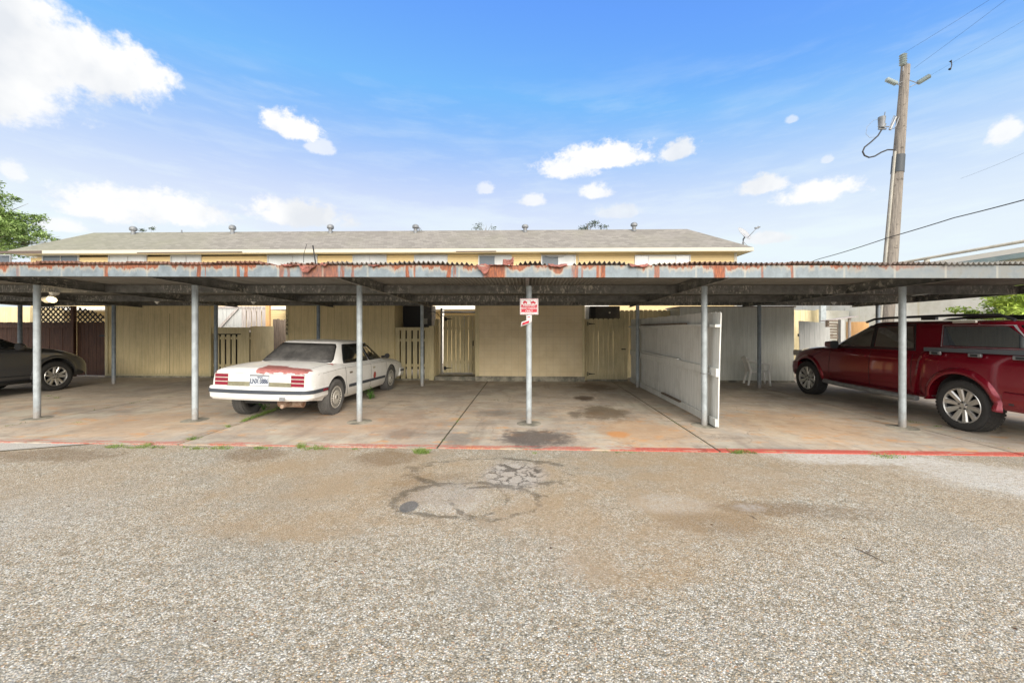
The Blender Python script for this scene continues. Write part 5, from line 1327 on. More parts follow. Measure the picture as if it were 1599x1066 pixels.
def f_tyre(b):
    P = b.obj(); n = b.noise(P, 9, 4, .6)
    return {'Base Color': b.mix(n, (0.018, 0.018, 0.018, 1), (0.05, 0.048, 0.045, 1)), 'Roughness': 0.85}
def f_dusty_tyre(b):
    P = b.obj(); n = b.noise(P, 7, 4, .6)
    return {'Base Color': b.mix(n, (0.055, 0.055, 0.055, 1), (0.14, 0.135, 0.125, 1)), 'Roughness': 0.9}
MT['wpaint'] = newmat('dusty_white_paint', fn=f_white_paint, Coat_Weight=0.15)
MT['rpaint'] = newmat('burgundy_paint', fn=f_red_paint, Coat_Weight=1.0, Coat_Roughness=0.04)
MT['gpaint'] = newmat('charcoal_paint', (0.085, 0.087, 0.092), 0.3, 0.5, Coat_Weight=0.8, Coat_Roughness=0.08)
MT['tyre'] = newmat('tyre', fn=f_tyre); MT['dtyre'] = newmat('dusty_tyre', fn=f_dusty_tyre)
MT['alloy'] = newmat('alloy', (0.62, 0.61, 0.58), 0.28, 0.75)
MT['hubcap'] = mot('hubcap', (0.46, 0.44, 0.39), (0.58, 0.56, 0.50), 20, 0.45, 0.2)
MT['hubslot'] = newmat('hubcap_slot', (0.07, 0.065, 0.06), 0.8)
MT['dglass'] = newmat('dusty_rear_glass', fn=f_dusty_glass)
MT['tint'] = newmat('tinted_glass', (0.010, 0.012, 0.012), 0.06, 0.0, IOR=1.5)
def seethrough(name, tint):
    m = bpy.data.materials.new(name); m.use_nodes = True; b = NB(m.node_tree); b.n.clear()
    t = b.node('ShaderNodeBsdfTransparent'); t.inputs[0].default_value = tint + (1,)
    g = b.node('ShaderNodeBsdfGlossy'); g.inputs['Roughness'].default_value = .03
    fr = b.node('ShaderNodeFresnel'); fr.inputs[0].default_value = 1.5
    mx = b.node('ShaderNodeMixShader'); b.put(mx.inputs[0], fr.outputs[0]); b.put(mx.inputs[1], t.outputs[0]); b.put(mx.inputs[2], g.outputs[0])
    o = b.node('ShaderNodeOutputMaterial'); b.put(o.inputs[0], mx.outputs[0]); return m
MT['sglass'] = seethrough('see_through_glass', (0.74, 0.80, 0.78))
MT['cglass'] = newmat('canopy_glass', (0.02, 0.026, 0.03), 0.02, 0.0, IOR=2.6)
MT['gasket'] = newmat('rubber_gasket', (0.015, 0.015, 0.016), 0.5)
MT['strip'] = newmat('bumper_strip', (0.05, 0.06, 0.075), 0.5)
MT['redlens'] = newmat('red_lens', (0.20, 0.008, 0.025), 0.18, Coat_Weight=0.6)
MT['olive'] = mot('faded_reflector', (0.15, 0.14, 0.09), (0.24, 0.23, 0.15), 6, 0.5)
MT['headlens'] = newmat('headlamp_lens', (0.42, 0.38, 0.33), 0.12, Coat_Weight=0.8)
MT['trimblk'] = newmat('black_trim', (0.022, 0.024, 0.028), 0.4)
MT['chrome'] = newmat('chrome', (0.75, 0.75, 0.75), 0.15, 1.0)
MT['greytrim'] = newmat('grey_bed_trim', (0.075, 0.085, 0.095), 0.45)
MT['liner'] = newmat('arch_liner', (0.045, 0.045, 0.045), 0.9)
MT['plate'] = newmat('number_plate', (0.50, 0.53, 0.56), 0.45)
MT['plateink'] = newmat('number_plate_ink', (0.03, 0.045, 0.09), 0.5)

def pch(xs, ys, x):
    if x <= xs[0]: return ys[0]
    if x >= xs[-1]: return ys[-1]
    n = len(xs)
    for i in range(n - 1):
        if xs[i] <= x <= xs[i + 1]: break
    h = [xs[k + 1] - xs[k] for k in range(n - 1)]; d = [(ys[k + 1] - ys[k]) / h[k] for k in range(n - 1)]
    def m(k):
        if k == 0: return d[0]
        if k == n - 1: return d[-1]
        if d[k - 1] * d[k] <= 0: return 0.0
        w1 = 2 * h[k] + h[k - 1]; w2 = h[k] + 2 * h[k - 1]
        return (w1 + w2) / (w1 / d[k - 1] + w2 / d[k])
    t = (x - xs[i]) / h[i]; m0, m1 = m(i) * h[i], m(i + 1) * h[i]
    return (2 * t ** 3 - 3 * t ** 2 + 1) * ys[i] + (t ** 3 - 2 * t ** 2 + t) * m0 + (-2 * t ** 3 + 3 * t ** 2) * ys[i + 1] + (t ** 3 - t ** 2) * m1

class Body:
    def __init__(s, knots, sect, dx=0.06):
        s.kn = knots; s.sect = sect; s.xs = [k[0] for k in knots]
        st = set(s.xs); x = s.xs[0]
        while x < s.xs[-1]: st.add(round(x, 4)); x += dx
        s.st = sorted(st)
        q = [s.st[0]]
        for v in s.st[1:]:
            if v - q[-1] > 0.012 or v in s.xs: q.append(v)
        s.st = q
    def par(s, x): return [pch(s.xs, [k[j] for k in s.kn], x) for j in range(1, len(s.kn[0]))]
    def pts(s, x): return s.sect(x, *s.par(x))
    def side(s, x, z):          # half width at height z
        p = s.pts(x); best = p[4][0]
        for i in range(2, len(p) - 1):
            (y0, z0), (y1, z1) = p[i], p[i + 1]
            if z0 <= z <= z1 and z1 > z0: return y0 + (y1 - y0) * (z - z0) / (z1 - z0)
        return best
    def top(s, x, y):
        p = s.pts(x); y = abs(y)
        for i in range(len(p) - 1, 5, -1):
            (y0, z0), (y1, z1) = p[i], p[i - 1]
            if y0 <= y <= y1: return z0 + (z1 - z0) * (y - y0) / max(1e-6, y1 - y0)
        return p[-1][1]
    def mesh(s):
        m = MB(); vs_ = []; K = None
        for x in s.st:
            p = s.pts(x); K = len(p)
            ring = [(x, -y, z) for y, z in p] + [(x, y, z) for y, z in reversed(p[1:-1])]
            vs_ += ring
        n = 2 * K - 2; fs = []
        for i in range(len(s.st) - 1):
            for k in range(n):
                k2 = (k + 1) % n; fs.append((i * n + k, i * n + k2, (i + 1) * n + k2, (i + 1) * n + k))
        fs.append(tuple(range(n))); o = (len(s.st) - 1) * n; fs.append(tuple(reversed(range(o, o + n))))
        m.raw(vs_, fs); return m

def cut_arches(obj, wheels, liner_mat, depth=0.30, w_=1.2):
    """wheels: (x, z, r, yout); cut wheel wells with a boolean and line them dark"""
    c = MB()
    for (x, z, r, yo) in wheels:
        for sg in (-1, 1):
            ya, yb = sorted((sg * (yo - depth), sg * w_))
            c.lathe([(0, ya), (r, ya), (r, yb), (0, yb)], (x, 0, z), 'y', 40)
    co = c.build('cutter', liner_mat); bmesh_fix(co.data)
    co.parent = None
    md = obj.modifiers.new('b', 'BOOLEAN'); md.operation = 'DIFFERENCE'; md.object = co; md.solver = 'EXACT'
    old_parent = obj.parent; obj.parent = None
    dg = bpy.context.evaluated_depsgraph_get(); dg.update()
    me = bpy.data.meshes.new_from_object(obj.evaluated_get(dg))
    obj.modifiers.clear(); obj.data = me; obj.parent = old_parent
    bpy.data.objects.remove(co)
    if len(me.materials) < 2: me.materials.append(liner_mat)
    me.materials[1] = liner_mat
    for p in me.polygons:
        c0 = p.center; hit = False
        for (x, z, r, yo) in wheels:
            dd = math.hypot(c0.x - x, c0.z - z)
            if abs(c0.y) > yo - depth - .02 and dd < r + .01 and ((abs(p.normal.y) > .9 and abs(c0.y) < yo - depth + .02) or (dd > r - .06 and abs(p.normal.y) < .35 and (Vector((c0.x - x, 0, c0.z - z)).dot(p.normal) < 0))): hit = True
        p.material_index = 1 if hit else 0
        p.use_smooth = True
    finish(me, 32, False)
def tunnel(obj, polys, liner_mat, w_=1.2):
    """open the window holes right through a cabin (x,z polygons)"""
    c = MB()
    for p in polys: c.prism(p, 2 * w_, 0, 'xz', -w_)
    co = c.build('cutter', liner_mat); bmesh_fix(co.data)
    md = obj.modifiers.new('b', 'BOOLEAN'); md.operation = 'DIFFERENCE'; md.object = co; md.solver = 'EXACT'
    op = obj.parent; obj.parent = None
    dg = bpy.context.evaluated_depsgraph_get(); dg.update()
    me = bpy.data.meshes.new_from_object(obj.evaluated_get(dg)); obj.modifiers.clear(); obj.data = me; obj.parent = op
    bpy.data.objects.remove(co)
    if len(me.materials) < 2: me.materials.append(liner_mat)
    me.materials[1] = liner_mat
    def on_edge(c0):
        for p in polys:
            for i in range(len(p)):
                (ax, az_), (bx, bz) = p[i], p[(i + 1) % len(p)]; dx, dz = bx - ax, bz - az_; L2 = dx * dx + dz * dz
                t = max(0, min(1, ((c0.x - ax) * dx + (c0.z - az_) * dz) / L2))
                if math.hypot(c0.x - ax - t * dx, c0.z - az_ - t * dz) < .002: return True
        return False
    for p in me.polygons:
        p.material_index = 1 if abs(p.normal.y) < .02 and on_edge(p.center) else 0
        p.use_smooth = True
    finish(me, 32, False)
def bmesh_fix(me):
    bm = bmesh.new(); bm.from_mesh(me); bmesh.ops.remove_doubles(bm, verts=bm.verts, dist=1e-5); bmesh.ops.recalc_face_normals(bm, faces=bm.faces); bm.to_mesh(me); bm.free()

class GH:       # greenhouse: superelliptic rings between a sill outline and a roof outline
    def __init__(s, z0, z1, bot, top, n=7.0, crown=0.06, ccurve=0.0):
        s.z0, s.z1 = z0, z1; s.b, s.t = bot, top; s.n = n; s.crown = crown; s.cc = ccurve
    def ring(s, t):
        a0, a1, w0 = s.b; c0, c1, w1 = s.t
        e = t + s.cc * t * (1 - t)
        xa = a0 + (c0 - a0) * t; xb = a1 + (c1 - a1) * t; w_ = w0 + (w1 - w0) * (t + s.cc * t * (t - 1)); return (xa + xb) / 2, (xb - xa) / 2, w_, s.z0 + (s.z1 - s.z0) * t
    def side(s, x, z, off=0.0, sg=-1):
        t = (z - s.z0) / (s.z1 - s.z0); cx, a, w_, zz = s.ring(t); q = min(.999, abs((x - cx) / a))
        return Vector((x, sg * (w_ * (1 - q ** s.n) ** (1 / s.n) + off), z + off * .35))
    def end(s, y, z, off=0.0, front=False):
        t = (z - s.z0) / (s.z1 - s.z0); cx, a, w_, zz = s.ring(t); q = min(.999, abs(y / w_)); d = a * (1 - q ** s.n) ** (1 / s.n) + off
        return Vector((cx + d if front else cx - d, y, z + off * .8))
    def mesh(s):
        m = MB(); N = 96; rings = []
        def sup(t):
            c, s2 = math.cos(t), math.sin(t); e = 2 / s.n
            return math.copysign(abs(c) ** e, c), math.copysign(abs(s2) ** e, s2)
        lv = [(t, 1.0, 0) for t in (-.12, 0, .25, .5, .75, .93)]
        for (t, k, dz) in lv:
            cx, a, w_, z = s.ring(t); rings.append([(cx + a * sup(2 * math.pi * i / N)[0], w_ * sup(2 * math.pi * i / N)[1], z) for i in range(N)])
        cx, a, w_, z = s.ring(1.0); cr = s.crown
        for (ins, dz) in ((.004, 0), (.02, .018), (.05, .032), (.11, .044)):
            rings.append([(cx + (a - ins) * sup(2 * math.pi * i / N)[0], (w_ - ins) * sup(2 * math.pi * i / N)[1], z - .01 + dz * cr / .06) for i in range(N)])
        for k in (.75, .5, .25, .02):
            rings.append([(cx + (a - .11) * k * sup(2 * math.pi * i / N)[0], (w_ - .11) * k * sup(2 * math.pi * i / N)[1], z - .01 + (.044 + .022 * (1 - k * k)) * cr / .06) for i in range(N)])
        vs_ = [p for r in rings for p in r]; fs = []
        for j in range(len(rings) - 1):
            for i in range(N):
                i2 = (i + 1) % N; fs.append((j * N + i, j * N + i2, (j + 1) * N + i2, (j + 1) * N + i))
        fs.append(tuple(range(N))); o = (len(rings) - 1) * N; fs.append(tuple(range(o, o + N)))
        m.raw(vs_, fs); return m
    def panel(s, c4, off, kind='side', sg=-1, nu=10, nv=6, front=False, rnd=0.0):
        """c4: corners (u,z) bottom-left, bottom-right, top-right, top-left on the side (u=x) or the end (u=y)"""
        m = MB()
        def fn(u, v):
            if rnd:         # round the corners a little
                du, dv = abs(u - .5) * 2, abs(v - .5) * 2
                if du > 1 - rnd and dv > 1 - rnd:
                    a_, b_ = (du - 1 + rnd) / rnd, (dv - 1 + rnd) / rnd; L = math.hypot(a_, b_)
                    if L > 1: 
                        a_, b_ = a_ / L * max(a_, b_) * 1.0, b_ / L * max(a_, b_) * 1.0
                        u = .5 + math.copysign((1 - rnd + a_ * rnd) / 2, u - .5); v = .5 + math.copysign((1 - rnd + b_ * rnd) / 2, v - .5)
            lo = (c4[0][0] + (c4[1][0] - c4[0][0]) * u, c4[0][1] + (c4[1][1] - c4[0][1]) * u)
            hi = (c4[3][0] + (c4[2][0] - c4[3][0]) * u, c4[3][1] + (c4[2][1] - c4[3][1]) * u)
            p = (lo[0] + (hi[0] - lo[0]) * v, lo[1] + (hi[1] - lo[1]) * v)
            return s.side(p[0], p[1], off, sg) if kind == 'side' else s.end(p[0], p[1], off, front)
        m.grid(fn, nu, nv); return m
def grow(c4, g):
    cx = sum(p[0] for p in c4) / 4; cz = sum(p[1] for p in c4) / 4
    return [(p[0] + math.copysign(g, p[0] - cx), p[1] + math.copysign(g, p[1] - cz)) for p in c4]
def ringpart(gh, name, c4, mat, parent, sg, frame, off, g, nu=14, nv=6):
    big = grow(c4, g); sml = grow(c4, -.012); m = MB()
    def per(c):
        out = []
        for k in range(4):
            for i in range(nu): a_, b_ = c[k], c[(k + 1) % 4]; u = i / nu; out.append((a_[0] + (b_[0] - a_[0]) * u, a_[1] + (b_[1] - a_[1]) * u))
        return out
    P1, P2 = per(big), per(sml); n = len(P1); vs_ = [gh.side(x, z, off, sg) for x, z in P1] + [gh.side(x, z, off, sg) for x, z in P2] + [gh.side(x, z, -.004, sg) for x, z in P1] + [gh.side(x, z, -.03, sg) for x, z in P2]
    fs = []
    for i in range(n):
        j = (i + 1) % n; fs += [(i, j, n + j, n + i), (i, 2 * n + i, 2 * n + j, j), (n + i, n + j, 3 * n + j, 3 * n + i)]
    m.raw(vs_, fs, 0, False); f = m.build(name, MT[frame], parent, world=False, recalc=False)
    o = gh.panel(c4, off - .004, 'side', sg, nu, nv).build('pane', mat, f, world=False, recalc=False, angle=60)
    return f
def glasspart(gh, name, c4, mat, parent, kind='side', sg=-1, front=False, frame='gasket', off=0.004, g=0.018, nv=6):
    nu = 14
    f = gh.panel(grow(c4, g), off, kind, sg, nu, nv, front, .10).build(name, MT[frame], parent, world=False, recalc=False, angle=60)
    f.modifiers.new('t', 'SOLIDIFY').thickness = .006; f.modifiers['t'].offset = 0
    o = gh.panel(c4, off + .0045, kind, sg, nu, nv, front, .08).build('pane', mat, f, world=False, recalc=False, angle=60)
    o.modifiers.new('t', 'SOLIDIFY').thickness = .002; o.modifiers['t'].offset = 0
    return f
def sidestrip(body, pts, w_, off, mat, name, parent, sgs=(-1, 1), t=0.004, n=24, pair=False):
    """a thin strip that follows the body side through (x,z) points"""
    out = []
    L = [0]
    for i in range(len(pts) - 1): L.append(L[-1] + math.hypot(pts[i + 1][0] - pts[i][0], pts[i + 1][1] - pts[i][1]))
    def at(u):
        d = u * L[-1]
        for i in range(len(pts) - 1):
            if d <= L[i + 1] + 1e-9: k = (d - L[i]) / max(1e-9, L[i + 1] - L[i]); return (pts[i][0] + (pts[i + 1][0] - pts[i][0]) * k, pts[i][1] + (pts[i + 1][1] - pts[i][1]) * k)
        return pts[-1]
    for sg in sgs:
        m = MB(); vs_ = []; N = n
        for i in range(N + 1):
            u = i / N; x, z = at(u); x2, z2 = at(min(1, u + .01)); x1, z1 = at(max(0, u - .01)); dx, dz = x2 - x1, z2 - z1; l = math.hypot(dx, dz) or 1
            nx, nz = -dz / l, dx / l
            for (k, o) in ((-1, off - t * 2), (-1, off), (1, off), (1, off - t * 2)):
                xx, zz = x + nx * k * w_ / 2, z + nz * k * w_ / 2
                vs_.append((xx, sg * (body.side(xx, zz) + o), zz))
        fs = [(0, 1, 2, 3), (N * 4 + 3, N * 4 + 2, N * 4 + 1, N * 4)]
        for i in range(N):
            for e in range(4): fs.append((i * 4 + e, i * 4 + (e + 1) % 4, (i + 1) * 4 + (e + 1) % 4, (i + 1) * 4 + e))
        m.raw(vs_, fs, 0, True); out.append(m.build(name, mat, parent, world=False, angle=40))
    return out
def wheel(parent, x, y, z, R_, W_, rr, style, sg, tyremat, flat=None, yaw=0):
    """one wheel: tyre > rim; sg = side the outer face looks to"""
    m = MB(); h = W_ / 2
    prof = [(rr * .96, -h * .80), (rr * 1.02, -h * .88), (R_ * .86, -h * 1.0), (R_ * .95, -h * .93), (R_ * .99, -h * .74), (R_, -h * .4), (R_, h * .4), (R_ * .99, h * .74), (R_ * .95, h * .93), (R_ * .86, h * 1.0), (rr * 1.02, h * .88), (rr * .96, h * .80)]
    m.lathe(prof, (x, y, z), 'y', 44)
    # tread blocks
    for k in range(44):
        a_ = 2 * math.pi * k / 44
        for q in (-.55, .0, .55):
            c = Vector((x + (R_ - .002) * math.sin(a_ + q * .05), y + q * h * 1.15, z + (R_ - .002) * math.cos(a_ + q * .05)))
            tn = Vector((math.cos(a_), 0, -math.sin(a_))); rn = Vector((math.sin(a_), 0, math.cos(a_)))
            m.bar(c - tn * R_ * .05, c + tn * R_ * .05, W_ * .22, .012, tuple(rn))
    if flat is not None:
        m.v = [(vx, vy + (0 if vz > flat(vx) + .03 else (vy - y) * .12), max(vz, flat(vx))) for vx, vy, vz in m.v]
    t = m.build('wheel', tyremat, parent, world=False, angle=50)
    yo = y + sg * h * .72
    m = MB()
    m.lathe([(rr * .98, y - yo + sg * h * .80), (rr * .95, sg * h * .02), (rr * .90, -sg * h * .3), (rr * .86, -sg * h * .9), (0, -sg * h * .95)], (x, yo, z), 'y', 44, mi=1)
    m.lathe([(rr * 1.03, sg * h * .10), (rr * .985, sg * h * .20), (rr * .93, sg * h * .12), (rr * .92, -sg * .01)], (x, yo, z), 'y', 44, mi=0)
    if style in ('ten', 'five'):
        cnt = 10 if style == 'ten' else 5
        m.lathe([(0, sg * .005), (rr * .13, sg * .006), (rr * .16, 0), (rr * .28, -sg * .012), (rr * .30, -sg * .06)], (x, yo, z), 'y', 24)
        for k in range(cnt):
            for q in ((0,) if cnt == 10 else (-.24, .24)):
                a_ = 2 * math.pi * k / cnt + .15; d0 = Vector((math.sin(a_), 0, math.cos(a_))); tn = Vector((math.cos(a_), 0, -math.sin(a_)))
                a2 = a_ + q; d1 = Vector((math.sin(a2), 0, math.cos(a2)))
                p0 = Vector((x, yo - sg * .02, z)) + d0 * rr * .22 + tn * (q * rr * .25); p1 = Vector((x, yo + sg * .004, z)) + d1 * rr * .95
                w0, w1 = (.055, .085) if cnt == 10 else (.075, .06)
                w0 *= rr / .25; w1 *= rr / .25
                vv = []
                for p, ww in ((p0, w0), (p1, w1)):
                    for (e, dd) in ((-1, 0), (-.6, 1), (.6, 1), (1, 0)): vv.append(p + tn * e * ww / 2 + Vector((0, sg * .014 * dd, 0)))
                    vv.append(p + tn * ww * .4 - Vector((0, sg * .03, 0))); vv.append(p - tn * ww * .4 - Vector((0, sg * .03, 0)))
                m.raw(vv, [(0, 1, 7, 6), (1, 2, 8, 7), (2, 3, 9, 8), (3, 4, 10, 9), (4, 5, 11, 10), (5, 0, 6, 11)], 0, False)
        for k in range(5):
            a_ = 2 * math.pi * k / 5; m.lathe([(0, sg * .012), (.012, sg * .010), (.012, -sg * .02)], (x + rr * .2 * math.sin(a_), yo, z + rr * .2 * math.cos(a_)), 'y', 8, mi=1)
        r = m.build('rim', [MT['alloy'], MT['trimblk']], t, world=False)
    else:       # turbine hub cap
        m.lathe([(0, sg * .03), (rr * .16, sg * .028), (rr * .22, sg * .016), (rr * .55, sg * .022), (rr * .60, sg * .010), (rr * .90, sg * .016), (rr * .97, sg * .004)], (x, yo, z), 'y', 44)
        for k in range(22):
            a_ = 2 * math.pi * k / 22; d0 = Vector((math.sin(a_), 0, math.cos(a_))); tn = Vector((math.cos(a_), 0, -math.sin(a_)))
            c0 = Vector((x, yo + sg * .0165, z)) + d0 * rr * .64; c1 = Vector((x, yo + sg * .019, z)) + d0 * rr * .88
            m.raw([c0 - tn * .006, c0 + tn * .006, c1 + tn * .012, c1 - tn * .012], [(0, 1, 2, 3)], 1, False)
        m.raw([Vector((x - .02, yo + sg * .032, z - .03)), Vector((x + .02, yo + sg * .032, z - .03)), Vector((x + .02, yo + sg * .032, z + .03)), Vector((x - .02, yo + sg * .032, z + .03))], [(0, 1, 2, 3)], 1, False)
        r = m.build('hubcap', [MT['hubcap'], MT['hubslot']], t, world=False, recalc=True)
    return t
def flare(body, xc, zc, r0, r1, out, a0, a1, mat, name, parent, sgs=(-1, 1), n=28, ex=1.0):
    for sg in sgs:
        m = MB(); vs_ = []
        for i in range(n + 1):
            a_ = a0 + (a1 - a0) * i / n
            for (r, o) in ((r0, -.10), (r0, out * .8), ((r0 * .75 + r1 * .25), out), ((r0 * .35 + r1 * .65), out * .75), (r1, -.006)):
                x = xc + r * math.sin(a_) * ex; z = zc + r * math.cos(a_)
                vs_.append((x, sg * (body.side(x, max(z, .35)) + o), z))
        fs = []
        for i in range(n):
            for e in range(4): fs.append((i * 5 + e, i * 5 + e + 1, (i + 1) * 5 + e + 1, (i + 1) * 5 + e))
        m.raw(vs_, fs); m.build(name, mat, parent, world=False, angle=50, recalc=True)
def shellbox(m, x0, x1, ys, zs):      # outline in y,z swept a little in x
    pass
def bumper(prof, plan, mat, name, parent, mi=None, mats=None, n=40):
    """prof: (out,z) outline of the bumper section; plan(s) -> (x,y,nx,ny) for s in 0..1"""
    m = MB(); vs_ = []; K = len(prof)
    for i in range(n + 1):
        x, y, nx, ny = plan(i / n)
        for (o, z) in prof: vs_.append((x + nx * o, y + ny * o, z))
    fs = []
    for i in range(n):
        for e in range(K): fs.append((i * K + e, i * K + (e + 1) % K, (i + 1) * K + (e + 1) % K, (i + 1) * K + e))
    fs.append(tuple(range(K))); fs.append(tuple(range(n * K, n * K + K)))
    m.raw(vs_, fs); return m.build(name, mat, parent, world=False, angle=30)
def ubend(xend, sgx, w_, L, r=.22):
    """U-shaped plan: along one side, round the end, along the other side"""
    path = []
    path.append((xend - sgx * L, -w_, 0, -1)); path.append((xend - sgx * (r + .0), -w_, 0, -1))
    for k in range(1, 8):
        a_ = math.pi / 2 * k / 8; path.append((xend - sgx * r + sgx * r * math.sin(a_), -(w_ - r) - r * math.cos(a_), sgx * math.sin(a_), -math.cos(a_)))
    bow = .05
    N = 16
    for k in range(N + 1):
        y = -(w_ - r) + 2 * (w_ - r) * k / N; path.append((xend + sgx * bow * (1 - (y / (w_ - r)) ** 2), y, sgx, 0))
    for k in range(1, 8):
        a_ = math.pi / 2 * (8 - k) / 8; path.append((xend - sgx * r + sgx * r * math.sin(a_), (w_ - r) + r * math.cos(a_), sgx * math.sin(a_), math.cos(a_)))
    path.append((xend - sgx * r, w_, 0, 1)); path.append((xend - sgx * L, w_, 0, 1))
    return path
def bump_u(path, prof, mat, name, parent, i0=0, i1=None):
    p = path[i0:i1]
    m = MB(); K = len(prof); vs_ = []
    for (x, y, nx, ny) in p:
        for (o, z) in prof: vs_.append((x + nx * o, y + ny * o, z))
    fs = []
    for i in range(len(p) - 1):
        for e in range(K): fs.append((i * K + e, i * K + (e + 1) % K, (i + 1) * K + (e + 1) % K, (i + 1) * K + e))
    fs.append(tuple(range(K))); fs.append(tuple(range((len(p) - 1) * K, len(p) * K)))
    m.raw(vs_, fs); return m.build(name, mat, parent, world=False, angle=30)

# ---------------- white sedan
sd = thing('white_sedan', 'dusty white sedan with red primer patches and a flat front tyre', 'car', (-4.335, 8.36, .012 - .025))
sd.rotation_euler = (.026, .018, R(90))
def sec_s(x, w_, zb_, zs_, zt_):
    return [(0, zb_), (w_ * .75, zb_), (w_ - .07, zb_ + .01), (w_ - .025, zb_ + .09), (w_ - .005, zb_ + .20), (w_, zs_ - .28), (w_ - .004, zs_ - .14), (w_ - .022, zs_ - .035), (w_ - .055, zs_), (w_ - .13, zs_ + (zt_ - zs_) * .55), (w_ * .45, zt_ - .004), (0, zt_)]
SB = Body([(-2.235, .755, .42, .80, .845), (-2.215, .785, .40, .82, .868), (-2.16, .815, .38, .832, .885), (-1.9, .855, .33, .85, .91), (-1.4, .865, .27, .865, .945), (-.6, .865, .24, .865, .93), (.6, .865, .24, .85, .91), (1.2, .862, .25, .835, .91),
           (1.6, .858, .27, .80, .875), (2.1, .845, .30, .735, .80), (2.38, .815, .34, .68, .74), (2.46, .785, .36, .64, .69), (2.49, .75, .38, .60, .645)], sec_s)
sbody = SB.mesh().build('body', MT['wpaint'], sd, world=False, angle=32)
SW = [(-1.40, .315), (1.40, .315)]
cut_arches(sbody, [(x, z + .02, .375, .865) for x, z in SW], MT['liner'])
SG = GH(.90, 1.275, (-1.36, 1.16, .785), (-.86, .50, .60), n=6, crown=.055)
cab = SG.mesh().build('cabin', MT['wpaint'], sbody, world=False, angle=32)
for sg in (-1, 1):
    glasspart(SG, 'side_window', [(-1.0, .915), (.10, .905), (.02, 1.235), (-.72, 1.235)], MT['tint'], sd, sg=sg)
    glasspart(SG, 'side_window', [(.16, .905), (1.0, .905), (.52, 1.225), (.08, 1.235)], MT['tint'], sd, sg=sg)
glasspart(SG, 'rear_window', [(.665, .935), (-.665, .935), (-.53, 1.245), (.53, 1.245)], MT['dglass'], sd, kind='end', g=.012)
glasspart(SG, 'windshield', [(-.68, .93), (.68, .93), (.55, 1.24), (-.55, 1.24)], MT['tint'], sd, kind='end', front=True)
for (p, nm) in (([(-1.06, .60), (-1.055, .84)], 'door_gap'), ([(.13, .28), (.13, .84)], 'door_gap'), ([(1.03, .30), (1.08, .55), (1.06, .82)], 'door_gap'), ([(-1.06, .60), (-.98, .40), (-.90, .29)], 'door_gap')):
    sidestrip(SB, p, .007, .0018, MT['gasket'], nm, sd, t=.002)
sidestrip(SB, [(-2.17, .775), (-1.3, .825), (1.1, .80), (2.3, .64)], .004, .0012, MT['liner'], 'crease_line', sd, t=.0015)
sidestrip(SB, [(-.93, .47), (.12, .46)], .055, .012, MT['strip'], 'side_moulding', sd)
sidestrip(SB, [(.14, .46), (.98, .45)], .055, .012, MT['strip'], 'side_moulding', sd)
for sg in (-1, 1):
    for hx in (-.86, .28):
        y = SB.side(hx, .72)
        MB().box((hx - .06, sg * (y - .004), .705), (hx + .07, sg * (y + .004), .738)).build('door_handle', MT['chrome'], sd, world=False)
    y = .80
    m = MB(); m.tube([(.92, sg * .78, .92), (.93, sg * .90, .935)], .025, 8); m.tube([(.99, sg * .905, .94), (.93, sg * .915, .945), (.90, sg * .915, .945)], [.035, .06, .055], 12); m.build('mirror', MT['gasket'], sd, world=False)
# trunk lid lines
def topstrip(B, pts, w_, mat, name, parent, off=.0015):
    m = MB()
    for i in range(len(pts) - 1):
        N = 10
        for k in range(N):
            a_ = Vector(pts[i]).lerp(Vector(pts[i + 1]), k / N); c_ = Vector(pts[i]).lerp(Vector(pts[i + 1]), (k + 1) / N)
            d = (c_ - a_).normalized(); nrm = Vector((-d.y, d.x)) * w_ / 2
            q = [a_ - nrm, c_ - nrm, c_ + nrm, a_ + nrm]
            m.raw([(v.x, v.y, B.top(v.x, v.y) + off) for v in q], [(0, 1, 2, 3)], 0, False)
    return m.build(name, mat, parent, world=False, recalc=False)
topstrip(SB, [(-2.16, -.70), (-1.38, -.69)], .007, MT['gasket'], 'trunk_gap', sd); topstrip(SB, [(-2.16, .70), (-1.38, .69)], .007, MT['gasket'], 'trunk_gap', sd)
# rear panel
xr = -2.2362
def rbox(y0, y1, z0, z1, t, mat, name, bev=.003, par=sd):
    return MB().box((xr - t, y0, z0), (xr + .01, y1, z1)).build(name, mat, par, world=False, bevel=bev)
rbox(-.745, .745, .800, .806, .0015, MT['gasket'], 'lid_gap', 0)
for sg in (-1, 1):
    ya, yb = (sg * .52, sg * .735)
    for z0 in (.606, .670, .734):
        rbox(min(ya, yb), max(ya, yb), z0, z0 + .052, .006, MT['redlens'], 'tail_light')
    ya, yb = sg * .165, sg * .53
    rbox(min(ya, yb), max(ya, yb), .600, .668, .004, MT['olive'], 'reflector_strip')
for sg in (-1, 1): rbox(min(sg * .51, sg * .745), max(sg * .51, sg * .745), .600, .792, .003, MT['hubcap'], 'lamp_surround')
rbox(-.165, .165, .60, .785, .002, MT['vent'], 'plate_recess', .004)
pl = rbox(-.152, .152, .608, .760, .008, MT['plate'], 'number_plate', .003)
text_mesh('number', 'LNX\u00b73886', .105, MT['plateink'], pl, Vector((xr - .0095, 0, .678)), rot=(R(90), 0, R(-90)), bold=.0032, sx=.66)
text_mesh('number', 'TEXAS', .034, MT['plateink'], pl, Vector((xr - .0095, -.01, .742)), rot=(R(90), 0, R(-90)), bold=.0012, sx=.9)
